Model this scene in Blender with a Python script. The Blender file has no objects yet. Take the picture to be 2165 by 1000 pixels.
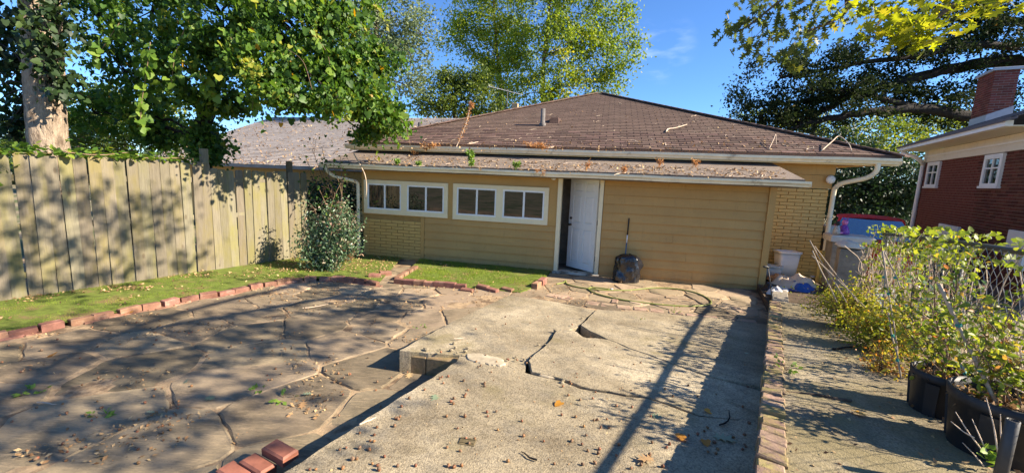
import bpy, math, random
import numpy as np
from mathutils import Vector, Matrix, noise as mnoise

R = random.Random(7)
rng = np.random.default_rng(7)
S = bpy.context.scene
COL = S.collection

# ---------------------------------------------------------------- camera
F, CX, CY, CZ = 880.0, 1082.5, 500.0, 2.03
_sl = .0417
_d = (CY - (327.25 + _sl * CX)) / math.sqrt(1 + _sl * _sl)
_t = math.atan(_sl)
_down = np.array([-math.sin(_t) * F * F / _d, math.cos(_t) * F * F / _d, F])
_down /= np.linalg.norm(_down)
UP = -_down
FW = np.array([0, 0, 1.0]); FW -= FW.dot(UP) * UP; FW /= np.linalg.norm(FW)
RT = np.cross(FW, UP)
if RT[0] < 0: RT = -RT
CAMP = np.array([0, 0, CZ])

cam = bpy.data.cameras.new('camera'); camo = bpy.data.objects.new('camera', cam); COL.objects.link(camo)
cam.sensor_width = 36; cam.lens = F / 2165 * 36; cam.clip_start = .05; cam.clip_end = 2000
_m = Matrix(((RT[0], -RT[1], -RT[2], 0), (FW[0], -FW[1], -FW[2], 0), (UP[0], -UP[1], -UP[2], CZ), (0, 0, 0, 1)))
camo.matrix_world = _m
S.camera = camo

def ray(x, y):
    v = np.array([x - CX, y - CY, F]); return np.array([v @ RT, v @ FW, v @ UP])
# ---------------------------------------------------------------- daylight
SUN_AZ, SUN_EL = math.radians(102.3), math.radians(31)
w = bpy.data.worlds.new('World'); S.world = w; w.use_nodes = True
nt = w.node_tree; nt.nodes.clear()
out = nt.nodes.new('ShaderNodeOutputWorld'); bg = nt.nodes.new('ShaderNodeBackground')
sky = nt.nodes.new('ShaderNodeTexSky'); sky.sky_type = 'NISHITA'; sky.sun_disc = False
sky.sun_elevation = SUN_EL; sky.sun_rotation = SUN_AZ
sky.air_density = 1.0; sky.dust_density = .0; sky.ozone_density = 6.0; sky.altitude = 800
bg.inputs['Strength'].default_value = .078
tn = nt.nodes.new('ShaderNodeMix'); tn.data_type = 'RGBA'; tn.blend_type = 'MULTIPLY'; tn.inputs[0].default_value = 1; tn.inputs[7].default_value = (.74, .93, 1.12, 1)
nt.links.new(sky.outputs[0], tn.inputs[6]); tc = nt.nodes.new('ShaderNodeTexCoord'); wd = ray(1402, 105); wd = wd / np.linalg.norm(wd)
mp = nt.nodes.new('ShaderNodeMapping'); mp.inputs['Scale'].default_value = (9, 9, 26); mp.inputs['Rotation'].default_value = (.2, .5, .3)
nz = nt.nodes.new('ShaderNodeTexNoise'); nz.inputs['Scale'].default_value = 1.6; nz.inputs['Detail'].default_value = 6
dt = nt.nodes.new('ShaderNodeVectorMath'); dt.operation = 'DOT_PRODUCT'; dt.inputs[1].default_value = tuple(wd)
m1 = nt.nodes.new('ShaderNodeMapRange'); m1.interpolation_type = 'SMOOTHSTEP'; m1.inputs[1].default_value = .9972; m1.inputs[2].default_value = .9998
m2 = nt.nodes.new('ShaderNodeMapRange'); m2.interpolation_type = 'SMOOTHSTEP'; m2.inputs[1].default_value = .42; m2.inputs[2].default_value = .72; m2.inputs[4].default_value = .16
mm = nt.nodes.new('ShaderNodeMath'); mm.operation = 'MULTIPLY'; cm = nt.nodes.new('ShaderNodeMix'); cm.data_type = 'RGBA'; cm.inputs[7].default_value = (7.5, 8.2, 9.5, 1)
nt.links.new(tc.outputs['Generated'], mp.inputs[0]); nt.links.new(mp.outputs[0], nz.inputs['Vector']); nt.links.new(tc.outputs['Generated'], dt.inputs[0])
nt.links.new(dt.outputs['Value'], m1.inputs[0]); nt.links.new(nz.outputs['Fac'], m2.inputs[0]); nt.links.new(m1.outputs[0], mm.inputs[0]); nt.links.new(m2.outputs[0], mm.inputs[1])
nt.links.new(mm.outputs[0], cm.inputs[0]); nt.links.new(tn.outputs[2], cm.inputs[6]); nt.links.new(cm.outputs[2], bg.inputs['Color']); nt.links.new(bg.outputs[0], out.inputs['Surface'])
sl = bpy.data.lights.new('sun', 'SUN'); sl.energy = 5.0; sl.angle = math.radians(.53); sl.color = (1, .885, .72)
so = bpy.data.objects.new('sun', sl); COL.objects.link(so)
SDIR = np.array([math.sin(SUN_AZ) * math.cos(SUN_EL), math.cos(SUN_AZ) * math.cos(SUN_EL), math.sin(SUN_EL)])
so.rotation_euler = Vector(SDIR).to_track_quat('Z', 'Y').to_euler(); so.location = (20, -5, 15)
S.view_settings.view_transform = 'Standard'; S.view_settings.look = 'None'
S.view_settings.exposure = 1.5; S.view_settings.gamma = 1
S.view_settings.use_curve_mapping = False
S.cycles.max_bounces = 8; S.cycles.transparent_max_bounces = 8

# ---------------------------------------------------------------- measuring helpers
def at_z(x, y, z):
    r = ray(x, y); return CAMP + r * ((z - CZ) / r[2])
def at_plane(x, y, p, n):
    r = ray(x, y); return CAMP + r * (((np.array(p) - CAMP) @ n) / (r @ n))
def at_Y(x, y, Y):
    r = ray(x, y); return CAMP + r * (Y / r[1])
def proj(p):
    v = np.array(p, float) - CAMP; c = v[0] * RT + v[1] * FW + v[2] * UP
    return CX + F * c[0] / c[2], CY + F * c[1] / c[2], c[2]
G = np.array([.4908, .8713, 0]); G /= np.linalg.norm(G)          # along the driveway
Q_R = np.array([G[1], -G[0], 0])                                  # to its right
def uv(u, v, z): return Q_R * u + G * v + np.array([0, 0, z])
RZ0, RK = .53, .065
def ramp_z(v): return RZ0 - RK * v
def ramp(x, y, h=0):
    d = ray(x, y); t = (RZ0 + h - CZ) / (d[2] + RK * (d @ G)); p = CAMP + t * d
    return (p @ Q_R, p @ G, p[2])
TH = .28                                                          # terrace above the drive
HA = np.array([-3.453, 9.535, 0]); HE = np.array([.977, -.213, 0]); HE /= np.linalg.norm(HE)
HN = np.array([-HE[1], HE[0], 0])
HROT = math.atan2(HE[1], HE[0])
def hl(x, y, d=0):
    p = at_plane(x, y, HA + HN * d, HN); q = p - HA; return (q @ HE, d, p[2])
def hw(s, d, z): return HA + HE * s + HN * d + np.array([0, 0, z])
def patio_z(x, y): return .12 - .012 * (y - 2.8)

# ---------------------------------------------------------------- object helpers
def link(o, parent=None):
    COL.objects.link(o)
    if parent is not None: o.parent = parent
    return o
def tag(o, label=None, cat=None, group=None, kind=None):
    if label: o['label'] = label
    if cat: o['category'] = cat
    if group: o['group'] = group
    if kind: o['kind'] = kind
    return o
def thing(name, label, cat, loc=(0, 0, 0), rz=0, group=None):
    o = bpy.data.objects.new(name, None); o.empty_display_size = .1; link(o)
    o.location = loc; o.rotation_euler = (0, 0, rz)
    return tag(o, label, cat, group)
def place(name, me, parent=None, loc=(0, 0, 0), rot=(0, 0, 0), scale=(1, 1, 1)):
    o = bpy.data.objects.new(name, me); link(o, parent)
    o.location = loc; o.rotation_euler = rot; o.scale = scale
    return o

class MB:
    def __init__(s): s.v = []; s.f = []; s.mi = []; s.m = 0
    def add(s, v, f):
        n = len(s.v); s.v += [tuple(p) for p in v]; s.f += [tuple(i + n for i in q) for q in f]; s.mi += [s.m] * len(f); return s
    def box(s, x0, x1, y0, y1, z0, z1):
        return s.add([(x0, y0, z0), (x1, y0, z0), (x1, y1, z0), (x0, y1, z0), (x0, y0, z1), (x1, y0, z1), (x1, y1, z1), (x0, y1, z1)],
                     [(3, 2, 1, 0), (4, 5, 6, 7), (0, 1, 5, 4), (1, 2, 6, 5), (2, 3, 7, 6), (3, 0, 4, 7)])
    def hexa(s, p8):
        return s.add(p8, [(3, 2, 1, 0), (4, 5, 6, 7), (0, 1, 5, 4), (1, 2, 6, 5), (2, 3, 7, 6), (3, 0, 4, 7)])
    def cbox(s, x0, x1, y0, y1, z0, z1, b=.006):
        n = len(s.v)
        for z, k in ((z0, 0), (z1 - b, 0), (z1, b)):
            s.v += [(x0 + k, y0 + k, z), (x1 - k, y0 + k, z), (x1 - k, y1 - k, z), (x0 + k, y1 - k, z)]
        fs = [(3, 2, 1, 0), (8, 9, 10, 11)]
        for a in (0, 4):
            for i in range(4):
                j = (i + 1) % 4; fs.append((a + i, a + j, a + 4 + j, a + 4 + i))
        s.f += [tuple(i + n for i in q) for q in fs]; s.mi += [s.m] * len(fs); return s
    def prism(s, poly, z0, z1, cap=True):
        n = len(poly); zb = z0 if callable(z0) else (lambda x, y: z0); zt = z1 if callable(z1) else (lambda x, y: z1)
        v = [(x, y, zb(x, y)) for x, y in poly] + [(x, y, zt(x, y)) for x, y in poly]
        f = [(i, (i + 1) % n, n + (i + 1) % n, n + i) for i in range(n)]
        if cap: f += [tuple(range(n, 2 * n)), tuple(range(n - 1, -1, -1))]
        return s.add(v, f)
    def tube(s, pts, rad, sides=6, cap=True):
        pts = [Vector(p) for p in pts]; n = len(pts)
        if not hasattr(rad, '__len__'): rad = [rad] * n
        b = len(s.v); prev = None
        for i, p in enumerate(pts):
            d = (pts[min(i + 1, n - 1)] - pts[max(i - 1, 0)])
            d = d.normalized() if d.length > 1e-9 else Vector((0, 0, 1))
            if prev is None:
                a = d.orthogonal().normalized()
            else:
                a = (prev - d * prev.dot(d)); a = a.normalized() if a.length > 1e-6 else d.orthogonal().normalized()
            prev = a; c = d.cross(a)
            for k in range(sides):
                t = 2 * math.pi * k / sides; s.v.append(tuple(p + (a * math.cos(t) + c * math.sin(t)) * rad[i]))
        fs = []
        for i in range(n - 1):
            for k in range(sides):
                k2 = (k + 1) % sides
                fs.append((b + i * sides + k, b + i * sides + k2, b + (i + 1) * sides + k2, b + (i + 1) * sides + k))
        if cap:
            fs.append(tuple(b + k for k in range(sides - 1, -1, -1))); fs.append(tuple(b + (n - 1) * sides + k for k in range(sides)))
        s.f += fs; s.mi += [s.m] * len(fs); return s
    def lathe(s, prof, seg=24, c=(0, 0, 0), wob=0):
        b = len(s.v)
        for (r, z) in prof:
            for k in range(seg):
                t = 2 * math.pi * k / seg; rr = r
                s.v.append((c[0] + rr * math.cos(t), c[1] + rr * math.sin(t), c[2] + z))
        fs = []
        for i in range(len(prof) - 1):
            for k in range(seg):
                k2 = (k + 1) % seg; fs.append((b + i * seg + k, b + i * seg + k2, b + (i + 1) * seg + k2, b + (i + 1) * seg + k))
        fs.append(tuple(b + k for k in range(seg - 1, -1, -1))); fs.append(tuple(b + (len(prof) - 1) * seg + k for k in range(seg)))
        s.f += fs; s.mi += [s.m] * len(fs); return s
    def mesh(s, name, mats, smooth=False):
        me = bpy.data.meshes.new(name); me.from_pydata(s.v, [], s.f)
        for m in (mats if isinstance(mats, (list, tuple)) else [mats]): me.materials.append(m)
        if any(s.mi): me.polygons.foreach_set('material_index', s.mi)
        if smooth: me.polygons.foreach_set('use_smooth', [True] * len(s.f))
        me.update(); return me
    def build(s, name, mats, parent=None, smooth=False, loc=(0, 0, 0), rot=(0, 0, 0)):
        return place(name, s.mesh(name, mats, smooth), parent, loc, rot)

def spline(pts, n=6):
    pts = [np.array(p, float) for p in pts]; P = [2 * pts[0] - pts[1]] + pts + [2 * pts[-1] - pts[-2]]; o = []
    for i in range(1, len(P) - 2):
        for k in range(n):
            t = k / n; a, b, c, d = P[i - 1:i + 3]
            o.append(.5 * (2 * b + (c - a) * t + (2 * a - 5 * b + 4 * c - d) * t * t + (3 * b - a - 3 * c + d) * t ** 3))
    o.append(pts[-1]); return o

# ---------------------------------------------------------------- materials
class NT:
    def __init__(s, name):
        s.m = bpy.data.materials.new(name); s.m.use_nodes = True; s.t = s.m.node_tree; s.n = s.t.nodes
        s.p = s.n['Principled BSDF']; s.out = s.n['Material Output']; s._co = None
    def new(s, ty, **k):
        o = s.n.new(ty)
        for a, b in k.items(): setattr(o, a, b)
        return o
    def l(s, a, b): s.t.links.new(a, b)
    def co(s, scale=(1, 1, 1), rand=True):
        tc = s.new('ShaderNodeTexCoord'); mp = s.new('ShaderNodeMapping'); mp.inputs['Scale'].default_value = scale
        s.l(tc.outputs['Object'], mp.inputs['Vector'])
        if rand:
            oi = s.new('ShaderNodeObjectInfo'); mu = s.new('ShaderNodeMath', operation='MULTIPLY'); mu.inputs[1].default_value = 37.
            s.l(oi.outputs['Random'], mu.inputs[0]); s.l(mu.outputs[0], mp.inputs['Location'])
        return mp.outputs[0]
    def noise(s, co, scale, detail=4, rough=.6, dist=0):
        t = s.new('ShaderNodeTexNoise'); t.inputs['Scale'].default_value = scale; t.inputs['Detail'].default_value = detail
        t.inputs['Roughness'].default_value = rough; t.inputs['Distortion'].default_value = dist
        s.l(co, t.inputs['Vector']); return t.outputs['Fac']
    def ramp(s, fac, stops):
        r = s.new('ShaderNodeValToRGB'); e = r.color_ramp.elements
        while len(e) > 1: e.remove(e[-1])
        e[0].position = stops[0][0]; e[0].color = (*stops[0][1], 1)
        for p, c in stops[1:]:
            q = e.new(p); q.color = (*c, 1)
        s.l(fac, r.inputs[0]); return r.outputs[0]
    def step(s, fac, lo, hi):
        r = s.new('ShaderNodeMapRange', interpolation_type='SMOOTHSTEP'); r.inputs[1].default_value = lo; r.inputs[2].default_value = hi
        s.l(fac, r.inputs[0]); return r.outputs[0]
    def mix(s, fac, a, b, mode='MIX'):
        x = s.new('ShaderNodeMix', data_type='RGBA', blend_type=mode)
        for i, v in ((6, a), (7, b)):
            if isinstance(v, tuple): x.inputs[i].default_value = (*v[:3], 1)
            else: s.l(v, x.inputs[i])
        if isinstance(fac, (int, float)): x.inputs[0].default_value = fac
        else: s.l(fac, x.inputs[0])
        return x.outputs[2]
    def mul(s, a, k):
        x = s.new('ShaderNodeMath', operation='MULTIPLY'); s.l(a, x.inputs[0])
        if isinstance(k, (int, float)): x.inputs[1].default_value = k
        else: s.l(k, x.inputs[1])
        return x.outputs[0]
    def add(s, a, b):
        x = s.new('ShaderNodeMath', operation='ADD'); s.l(a, x.inputs[0])
        if isinstance(b, (int, float)): x.inputs[1].default_value = b
        else: s.l(b, x.inputs[1])
        return x.outputs[0]
    def vrand(s, col, amt, hue=.0):
        oi = s.new('ShaderNodeObjectInfo'); h = s.new('ShaderNodeHueSaturation')
        r = s.new('ShaderNodeMapRange'); r.inputs[3].default_value = 1 - amt; r.inputs[4].default_value = 1 + amt
        s.l(oi.outputs['Random'], r.inputs[0]); s.l(r.outputs[0], h.inputs['Value'])
        if hue:
            m = s.new('ShaderNodeMath', operation='MULTIPLY'); m.inputs[1].default_value = 7.13; s.l(oi.outputs['Random'], m.inputs[0])
            fr = s.new('ShaderNodeMath', operation='FRACT'); s.l(m.outputs[0], fr.inputs[0])
            r2 = s.new('ShaderNodeMapRange'); r2.inputs[3].default_value = .5 - hue; r2.inputs[4].default_value = .5 + hue
            s.l(fr.outputs[0], r2.inputs[0]); s.l(r2.outputs[0], h.inputs['Hue'])
        s.l(col, h.inputs['Color']); return h.outputs[0]
    def bump(s, h, strength=.4, dist=.01):
        b = s.new('ShaderNodeBump'); b.inputs['Strength'].default_value = strength; b.inputs['Distance'].default_value = dist
        s.l(h, b.inputs['Height']); s.l(b.outputs[0], s.p.inputs['Normal'])
    def done(s, col=None, rough=.7, spec=.3):
        if col is not None:
            if isinstance(col, tuple): s.p.inputs['Base Color'].default_value = (*col, 1)
            else: s.l(col, s.p.inputs['Base Color'])
        s.p.inputs['Roughness'].default_value = rough; s.p.inputs['Specular IOR Level'].default_value = spec
        return s.m
def k(c, f): return tuple(max(0, x * f) for x in c)
def mat(name, base, rough=.75, var=.2, scale=4, bump=.3, bscale=60, bd=.004, rand=.0, hue=0, spec=.3, stain=None, stretch=(1, 1, 1)):
    n = NT(name); c = n.co(stretch); a = n.noise(c, scale, 6, .65)
    col = n.ramp(a, [(.3, k(base, 1 - var)), (.7, k(base, 1 + var))])
    if stain:
        sc, s2, lo, hi = stain; col = n.mix(n.step(n.noise(c, s2, 6, .7), lo, hi), col, sc)
    if rand or hue: col = n.vrand(col, rand, hue)
    if bump: n.bump(n.noise(c, bscale, 5, .7), bump, bd)
    return n.done(col, rough, spec)

def concrete_mat(name, tone=1.0, moss=.5, agg=1.0, mlo=.52):
    n = NT(name); c = n.co(rand=False)
    big = n.noise(c, .9, 8, .65, .5); mid = n.noise(c, 5, 8, .7); vo = n.new('ShaderNodeTexVoronoi'); vo.inputs['Scale'].default_value = 110
    n.l(c, vo.inputs['Vector'])
    base = n.ramp(big, [(.34, k((.185, .148, .095), tone)), (.5, k((.33, .272, .18), tone)), (.66, k((.46, .385, .265), tone))])
    base = n.mix(n.step(mid, .45, .75), base, k((.22, .19, .14), tone))
    sp = n.ramp(vo.outputs['Color'], [(.15, (.35, .32, .28)), (.5, (1, 1, 1)), (.85, (1.5, 1.45, 1.35))])
    base = n.mix(.52 * agg, base, sp, 'MULTIPLY')
    g = n.step(n.noise(c, 1.7, 7, .7, .3), mlo, mlo + .2)
    base = n.mix(n.mul(g, moss), base, (.22, .18, .085))
    dk = n.step(n.noise(c, 2.6, 9, .75, 1.0), .52, .68)
    base = n.mix(n.mul(dk, .5), base, (.12, .095, .06))
    st = n.step(n.noise(c, .55, 6, .6, .6), .54, .66); base = n.mix(n.mul(st, .4), base, (.20, .15, .085))
    ad = n.add(n.mul(n.noise(c, 120, 3, .6), .5), n.mul(mid, 1.2)); n.bump(ad, .9, .012)
    return n.done(base, .93, .15)
M = {}
M['drive'] = concrete_mat('weathered_concrete', 1.0, .5)
M['slab'] = concrete_mat('old_concrete', 1.02, .75)
M['terrace'] = concrete_mat('mossy_concrete', .84, .6, 1.0, .40)
def flag_mat(name='flagstone', dust=.30, lo=.52):
    n = NT(name); c = n.co((1, 1, 1)); a = n.noise(c, 2.2, 8, .6, .8); b = n.noise(n.co((3, 14, 6)), 3, 6, .7, .6)
    col = n.ramp(a, [(.3, (.112, .088, .056)), (.5, (.19, .148, .094)), (.72, (.285, .22, .138))])
    col = n.mix(n.mul(n.step(b, .46, .70), .6), col, (.36, .265, .16))
    col = n.mix(n.mul(n.step(n.noise(n.co((1, 1, 1)), 1.1, 5, .6), lo, lo + .2), dust), col, (.37, .275, .175))
    col = n.mix(n.mul(n.step(n.noise(c, 9, 8, .8), .58, .78), .4), col, (.12, .10, .085))
    gr = n.noise(n.co((5, 26, 10)), 4, 7, .75, .8); col = n.mix(.55, col, n.ramp(gr, [(.3, (.62, .62, .62)), (.5, (1, 1, 1)), (.7, (1.32, 1.28, 1.2))]), 'MULTIPLY')
    pit = n.step(n.noise(n.co((1, 1, 1)), 34, 4, .7), .60, .70); col = n.mix(n.mul(pit, .45), col, (.075, .06, .045))
    col = n.vrand(col, .26, .006)
    n.bump(n.add(n.mul(b, 1.1), n.mul(n.noise(c, 70, 4, .7), .35)), .55, .012)
    return n.done(col, .82, .3)
M['flag'] = flag_mat(); M['flagdust'] = flag_mat('dusty_flagstone', .85, .36)
M['sand'] = mat('sandy_joint_soil', (.37, .26, .15), .95, .4, 5, .8, 50, .01, stain=((.15, .10, .06), 3.2, .46, .62))
M['soil'] = mat('dark_soil', (.085, .058, .036), .95, .4, 8, .9, 40, .015)
M['ground'] = mat('bare_ground', (.22, .18, .11), .95, .3, .6, .5, 10, .02, stain=((.08, .10, .03), .5, .45, .6))
M['turf'] = mat('moss_turf', (.13, .165, .025), .95, .4, 9, .9, 90, .01, stain=((.21, .145, .06), 3.0, .50, .66))
def brick_mat(name, base, pale, rnd=.28, hue=.015):
    n = NT(name); c = n.co(); a = n.noise(c, 7, 7, .7)
    col = n.ramp(a, [(.3, k(base, .6)), (.55, base), (.75, pale)])
    col = n.vrand(col, rnd, hue); n.bump(n.noise(c, 70, 5, .75), .6, .006); return n.done(col, .88, .2)
M['brick'] = brick_mat('garden_brick', (.27, .135, .09), (.40, .28, .20))
M['brick_moss'] = mat('mossy_brick', (.265, .175, .125), .92, .3, 9, .8, 60, .008, rand=.3, hue=.012, stain=((.30, .23, .09), 6, .42, .6))
M['brick_red'] = brick_mat('house_brick', (.13, .045, .03), (.18, .075, .05), .35, .010)
M['chim_brick'] = brick_mat('chimney_brick', (.22, .062, .045), (.26, .10, .08), .3, .008)
M['mortar'] = mat('mortar', (.40, .37, .33), .95, .15, 20, .4, 80, .004)
M['dmortar'] = mat('red_mortar', (.24, .17, .14), .95, .2, 20, .4, 80, .004)
M['pbrick'] = mat('painted_brick', (.60, .40, .13), .6, .10, 12, .35, 60, .004, rand=.06, spec=.4)
M['pmortar'] = mat('painted_mortar', (.36, .225, .075), .75, .15, 12, .4, 60, .004)
def siding_mat(name, base):
    n = NT(name); c = n.co((1, 1, 1), False); a = n.noise(c, 1.4, 6, .65); st = n.noise(n.co((9, 9, .7), False), 2.2, 6, .7)
    col = n.ramp(a, [(.3, k(base, .88)), (.7, k(base, 1.08))]); col = n.mix(n.mul(n.step(st, .52, .74), .35), col, k(base, .62))
    sp = n.new('ShaderNodeSeparateXYZ'); n.l(n.co((1, 1, 1), False), sp.inputs[0])
    dirt = n.mul(n.step(n.add(n.mul(n.noise(c, 7, 7, .75), .55), n.mul(sp.outputs['Z'], -1)), -.02, .34), .55)
    col = n.mix(dirt, col, (.21, .15, .075)); col = n.mix(n.mul(n.step(n.noise(c, 38, 3, .6), .70, .76), .5), col, (.16, .11, .05))
    col = n.vrand(col, .04, 0); n.bump(n.noise(n.co((2, 2, 30), False), 5, 4, .6), .15, .003); return n.done(col, .58, .35)
M['siding'] = siding_mat('tan_siding_paint', (.53, .315, .10))
M['siding_plain'] = mat('tan_siding_plain', (.50, .305, .105), .55, .09, 2.0, .15, 140, .002, rand=.03, spec=.4, stain=((.40, .245, .085), 1.1, .5, .75))
M['panel'] = mat('tan_wall_paint', (.50, .30, .095), .6, .09, 1.5, .15, 120, .002, spec=.35)
M['cream'] = mat('cream_trim_paint', (.84, .72, .46), .5, .06, 6, .1, 60, .002, spec=.4)
M['white'] = mat('white_paint', (.80, .79, .75), .4, .05, 4, .08, 50, .001, spec=.45)
M['gutter'] = mat('white_gutter_metal', (.86, .75, .53), .42, .1, 5, .05, 40, .001, spec=.45, stain=((.40, .33, .22), 3.2, .56, .75))
M['eave'] = mat('pale_eave_paint', (.74, .70, .58), .55, .08, 4, .1, 50, .001, stain=((.5, .45, .34), 2, .55, .75))
M['sash'] = mat('white_vinyl', (.82, .82, .80), .35, .03, 4, 0, spec=.5)
def glass():
    n = NT('window_glass'); n.p.inputs['Base Color'].default_value = (.012, .013, .012, 1)
    n.p.inputs['IOR'].default_value = 1.5
    c = n.co(); n.bump(n.noise(c, 3, 2, .5), .05, .01); return n.done(None, .015, .9)
M['glass'] = glass()
M['dark'] = mat('dark_interior', (.05, .042, .035), .9, .3, 5, .2)
M['dirtymetal'] = mat('dirty_gutter_inside', (.20, .15, .10), .8, .3, 9, .4)
def shingle_mat(name, base, rnd, dirt):
    n = NT(name); c = n.co(); a = n.noise(c, 3, 8, .7); g = n.noise(c, 150, 3, .8)
    col = n.ramp(a, [(.3, k(base, .78)), (.7, k(base, 1.22))])
    col = n.mix(.5, col, n.ramp(g, [(.3, (.55, .55, .55)), (.7, (1.5, 1.45, 1.4))]), 'MULTIPLY')
    if dirt: col = n.mix(n.mul(n.step(n.noise(c, 1.3, 8, .75), .5, .72), dirt), col, (.22, .17, .12))
    col = n.vrand(col, rnd, .01); n.bump(n.add(g, n.mul(a, .5)), .6, .006); return n.done(col, .9, .2)
M['shingle'] = shingle_mat('brown_shingle', (.118, .076, .06), .32, .2)
M['rolled'] = shingle_mat('rolled_roofing', (.20, .155, .125), 0, .55)
M['gshingle'] = shingle_mat('gray_shingle', (.36, .315, .28), .1, .5)
M['bshingle'] = shingle_mat('slate_shingle', (.12, .125, .14), .1, .1)
def wood_mat(name, base, alg):
    n = NT(name); c = n.co((14, 14, .9)); c2 = n.co((3, 3, 1.1)); c3 = n.co((1, 1, 1))
    gr = n.noise(c, 3.5, 8, .75, .3); a = n.noise(c2, 1.3, 5, .6)
    col = n.ramp(gr, [(.25, k(base, .62)), (.5, base), (.75, k(base, 1.28))])
    col = n.mix(n.mul(n.step(a, .4, .7), alg), col, (.20, .17, .045))
    wv = n.new('ShaderNodeTexVoronoi'); wv.inputs['Scale'].default_value = 4.2; n.l(n.co((1, .2, .42)), wv.inputs['Vector'])
    kn = n.step(wv.outputs['Distance'], .10, .045); col = n.mix(n.mul(kn, .6), col, (.09, .065, .04))
    col = n.mix(n.mul(n.step(n.noise(c3, 4.5, 6, .7), .55, .75), .35), col, (.17, .145, .11))
    col = n.vrand(col, .16, .012); n.bump(gr, .5, .006); return n.done(col, .9, .2)
M['fence'] = wood_mat('weathered_fence_wood', (.19, .163, .112), .62)
M['post'] = wood_mat('dark_post_wood', (.12, .095, .06), .3)
M['bark'] = mat('rough_bark', (.14, .10, .07), .95, .5, 6, 1.0, 14, .04, stretch=(2, 2, .5))
M['palebark'] = mat('pale_bark', (.38, .29, .205), .95, .45, 5, 1.0, 9, .08, stretch=(2, 2, .6), stain=((.15, .105, .07), 4, .48, .62))
M['darkbark'] = mat('dark_bark', (.026, .021, .017), .95, .4, 6, 1, 10, .04)
M['twig'] = mat('dry_twig', (.56, .43, .31), .85, .25, 12, .3, rand=.25)
M['vinestem'] = mat('vine_stem', (.20, .13, .08), .85, .3, 12, .3, rand=.2)
M['stake'] = mat('bamboo_stake', (.40, .31, .22), .7, .3, 10, .3, rand=.15)
M['black'] = mat('black_plastic', (.016, .016, .017), .55, .3, 6, .3, 40, .003, spec=.4, stain=((.075, .062, .045), 4, .55, .75))
M['bag'] = mat('black_bin_bag', (.012, .012, .015), .18, .2, 6, .55, 7, .04, spec=.8)
M['darkmetal'] = mat('dark_metal', (.05, .045, .04), .5, .3, 10, .2, spec=.5)
M['galv'] = mat('galvanised_wire', (.36, .33, .29), .45, .25, 20, 0, spec=.5)
M['metal'] = mat('grey_metal', (.45, .45, .46), .35, .1, 8, .1, spec=.6)
M['knob'] = mat('dark_bronze', (.03, .022, .018), .3, .2, 8, 0, spec=.6)
M['hose'] = mat('green_hose', (.21, .23, .06), .5, .2, 8, .1)
M['teal'] = mat('green_tie_tape', (.01, .24, .20), .5, .1)
M['blue'] = mat('blue_tarp', (.02, .075, .26), .45, .25, 6, .4, 20, .01)
M['cloth'] = mat('beige_cloth', (.56, .45, .33), .9, .2, 5, .5, 30, .01, rand=.1)
M['wcloth'] = mat('pale_cloth', (.60, .56, .53), .9, .15, 5, .5, 30, .01, rand=.1)
M['ocloth'] = mat('orange_cloth', (.48, .25, .11), .9, .2, 5, .5, 30, .01)
M['plastic'] = mat('white_bin_plastic', (.74, .71, .64), .4, .08, 3, .1, spec=.45)
M['clear'] = mat('cloudy_plastic', (.48, .50, .47), .3, .1, 3, .1, spec=.5)
M['stone'] = mat('grey_block', (.25, .215, .165), .95, .3, 5, .8, 30, .012)
M['oldblock'] = mat('brown_mossy_block', (.24, .165, .085), .95, .35, 7, .8, 30, .012, stain=((.16, .13, .05), 4, .48, .66))
M['capstone'] = mat('pale_cap_stone', (.56, .51, .43), .9, .15, 5, .6, 30, .008)
M['car'] = mat('red_car_paint', (.62, .022, .012), .55, .05, 3, 0, spec=.15)
def carglass():
    n = NT('car_glass'); n.p.inputs['Base Color'].default_value = (.015, .05, .10, 1); n.p.inputs['IOR'].default_value = 1.9
    n.p.inputs['Coat Weight'].default_value = 1; return n.done(None, .03, .9)
M['carglass'] = carglass()
M['tyre'] = mat('tyre_rubber', (.02, .02, .02), .8, .2)
M['terracotta'] = mat('terracotta', (.36, .12, .06), .8, .2, 8, .3)
M['purple'] = mat('purple_glaze', (.24, .06, .34), .35, .2, 10, .2, spec=.5)
M['pink'] = mat('pink_glaze', (.62, .16, .36), .35, .15, 10, .2, spec=.5)
M['bwglaze'] = mat('black_white_glaze', (.35, .33, .30), .4, .95, 40, .1, spec=.5)
M['acorn'] = mat('acorn_shell', (.25, .115, .05), .45, .25, 30, .1, rand=.35, hue=.02)
M['acap'] = mat('acorn_cap', (.20, .125, .075), .85, .2, 60, .3, rand=.2)
M['greyboard'] = mat('grey_board', (.33, .34, .33), .7, .12, 3, .2)
M['yellow'] = mat('yellow_post_paint', (.58, .42, .13), .65, .15, 5, .2)
M['navy'] = mat('blue_painted_handle', (.05, .14, .24), .4, .1)

def leaf_mat(name, stops, trans=.35, rough=.5, spec=.35):
    n = NT(name); at = n.new('ShaderNodeAttribute'); at.attribute_name = 'tint'
    col = n.ramp(at.outputs['Fac'], stops); n.done(col, rough, spec)
    tr = n.new('ShaderNodeBsdfTranslucent'); hs = n.new('ShaderNodeHueSaturation'); hs.inputs['Value'].default_value = 1.5
    hs.inputs['Saturation'].default_value = 1.1; hs.inputs['Hue'].default_value = .49
    n.l(col, hs.inputs['Color']); n.l(hs.outputs[0], tr.inputs['Color'])
    mx = n.new('ShaderNodeMixShader'); mx.inputs[0].default_value = trans
    n.l(n.p.outputs[0], mx.inputs[1]); n.l(tr.outputs[0], mx.inputs[2]); n.l(mx.outputs[0], n.out.inputs['Surface'])
    return n.m
M['vine'] = leaf_mat('vine_leaf', [(0, (.025, .062, .013)), (.45, (.07, .15, .022)), (.8, (.15, .25, .035)), (.94, (.26, .34, .05)), (1, (.46, .26, .03))], .42)
M['ivy'] = leaf_mat('dark_ivy_leaf', [(0, (.014, .03, .01)), (.6, (.03, .06, .016)), (1, (.07, .11, .025))], .2)
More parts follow.
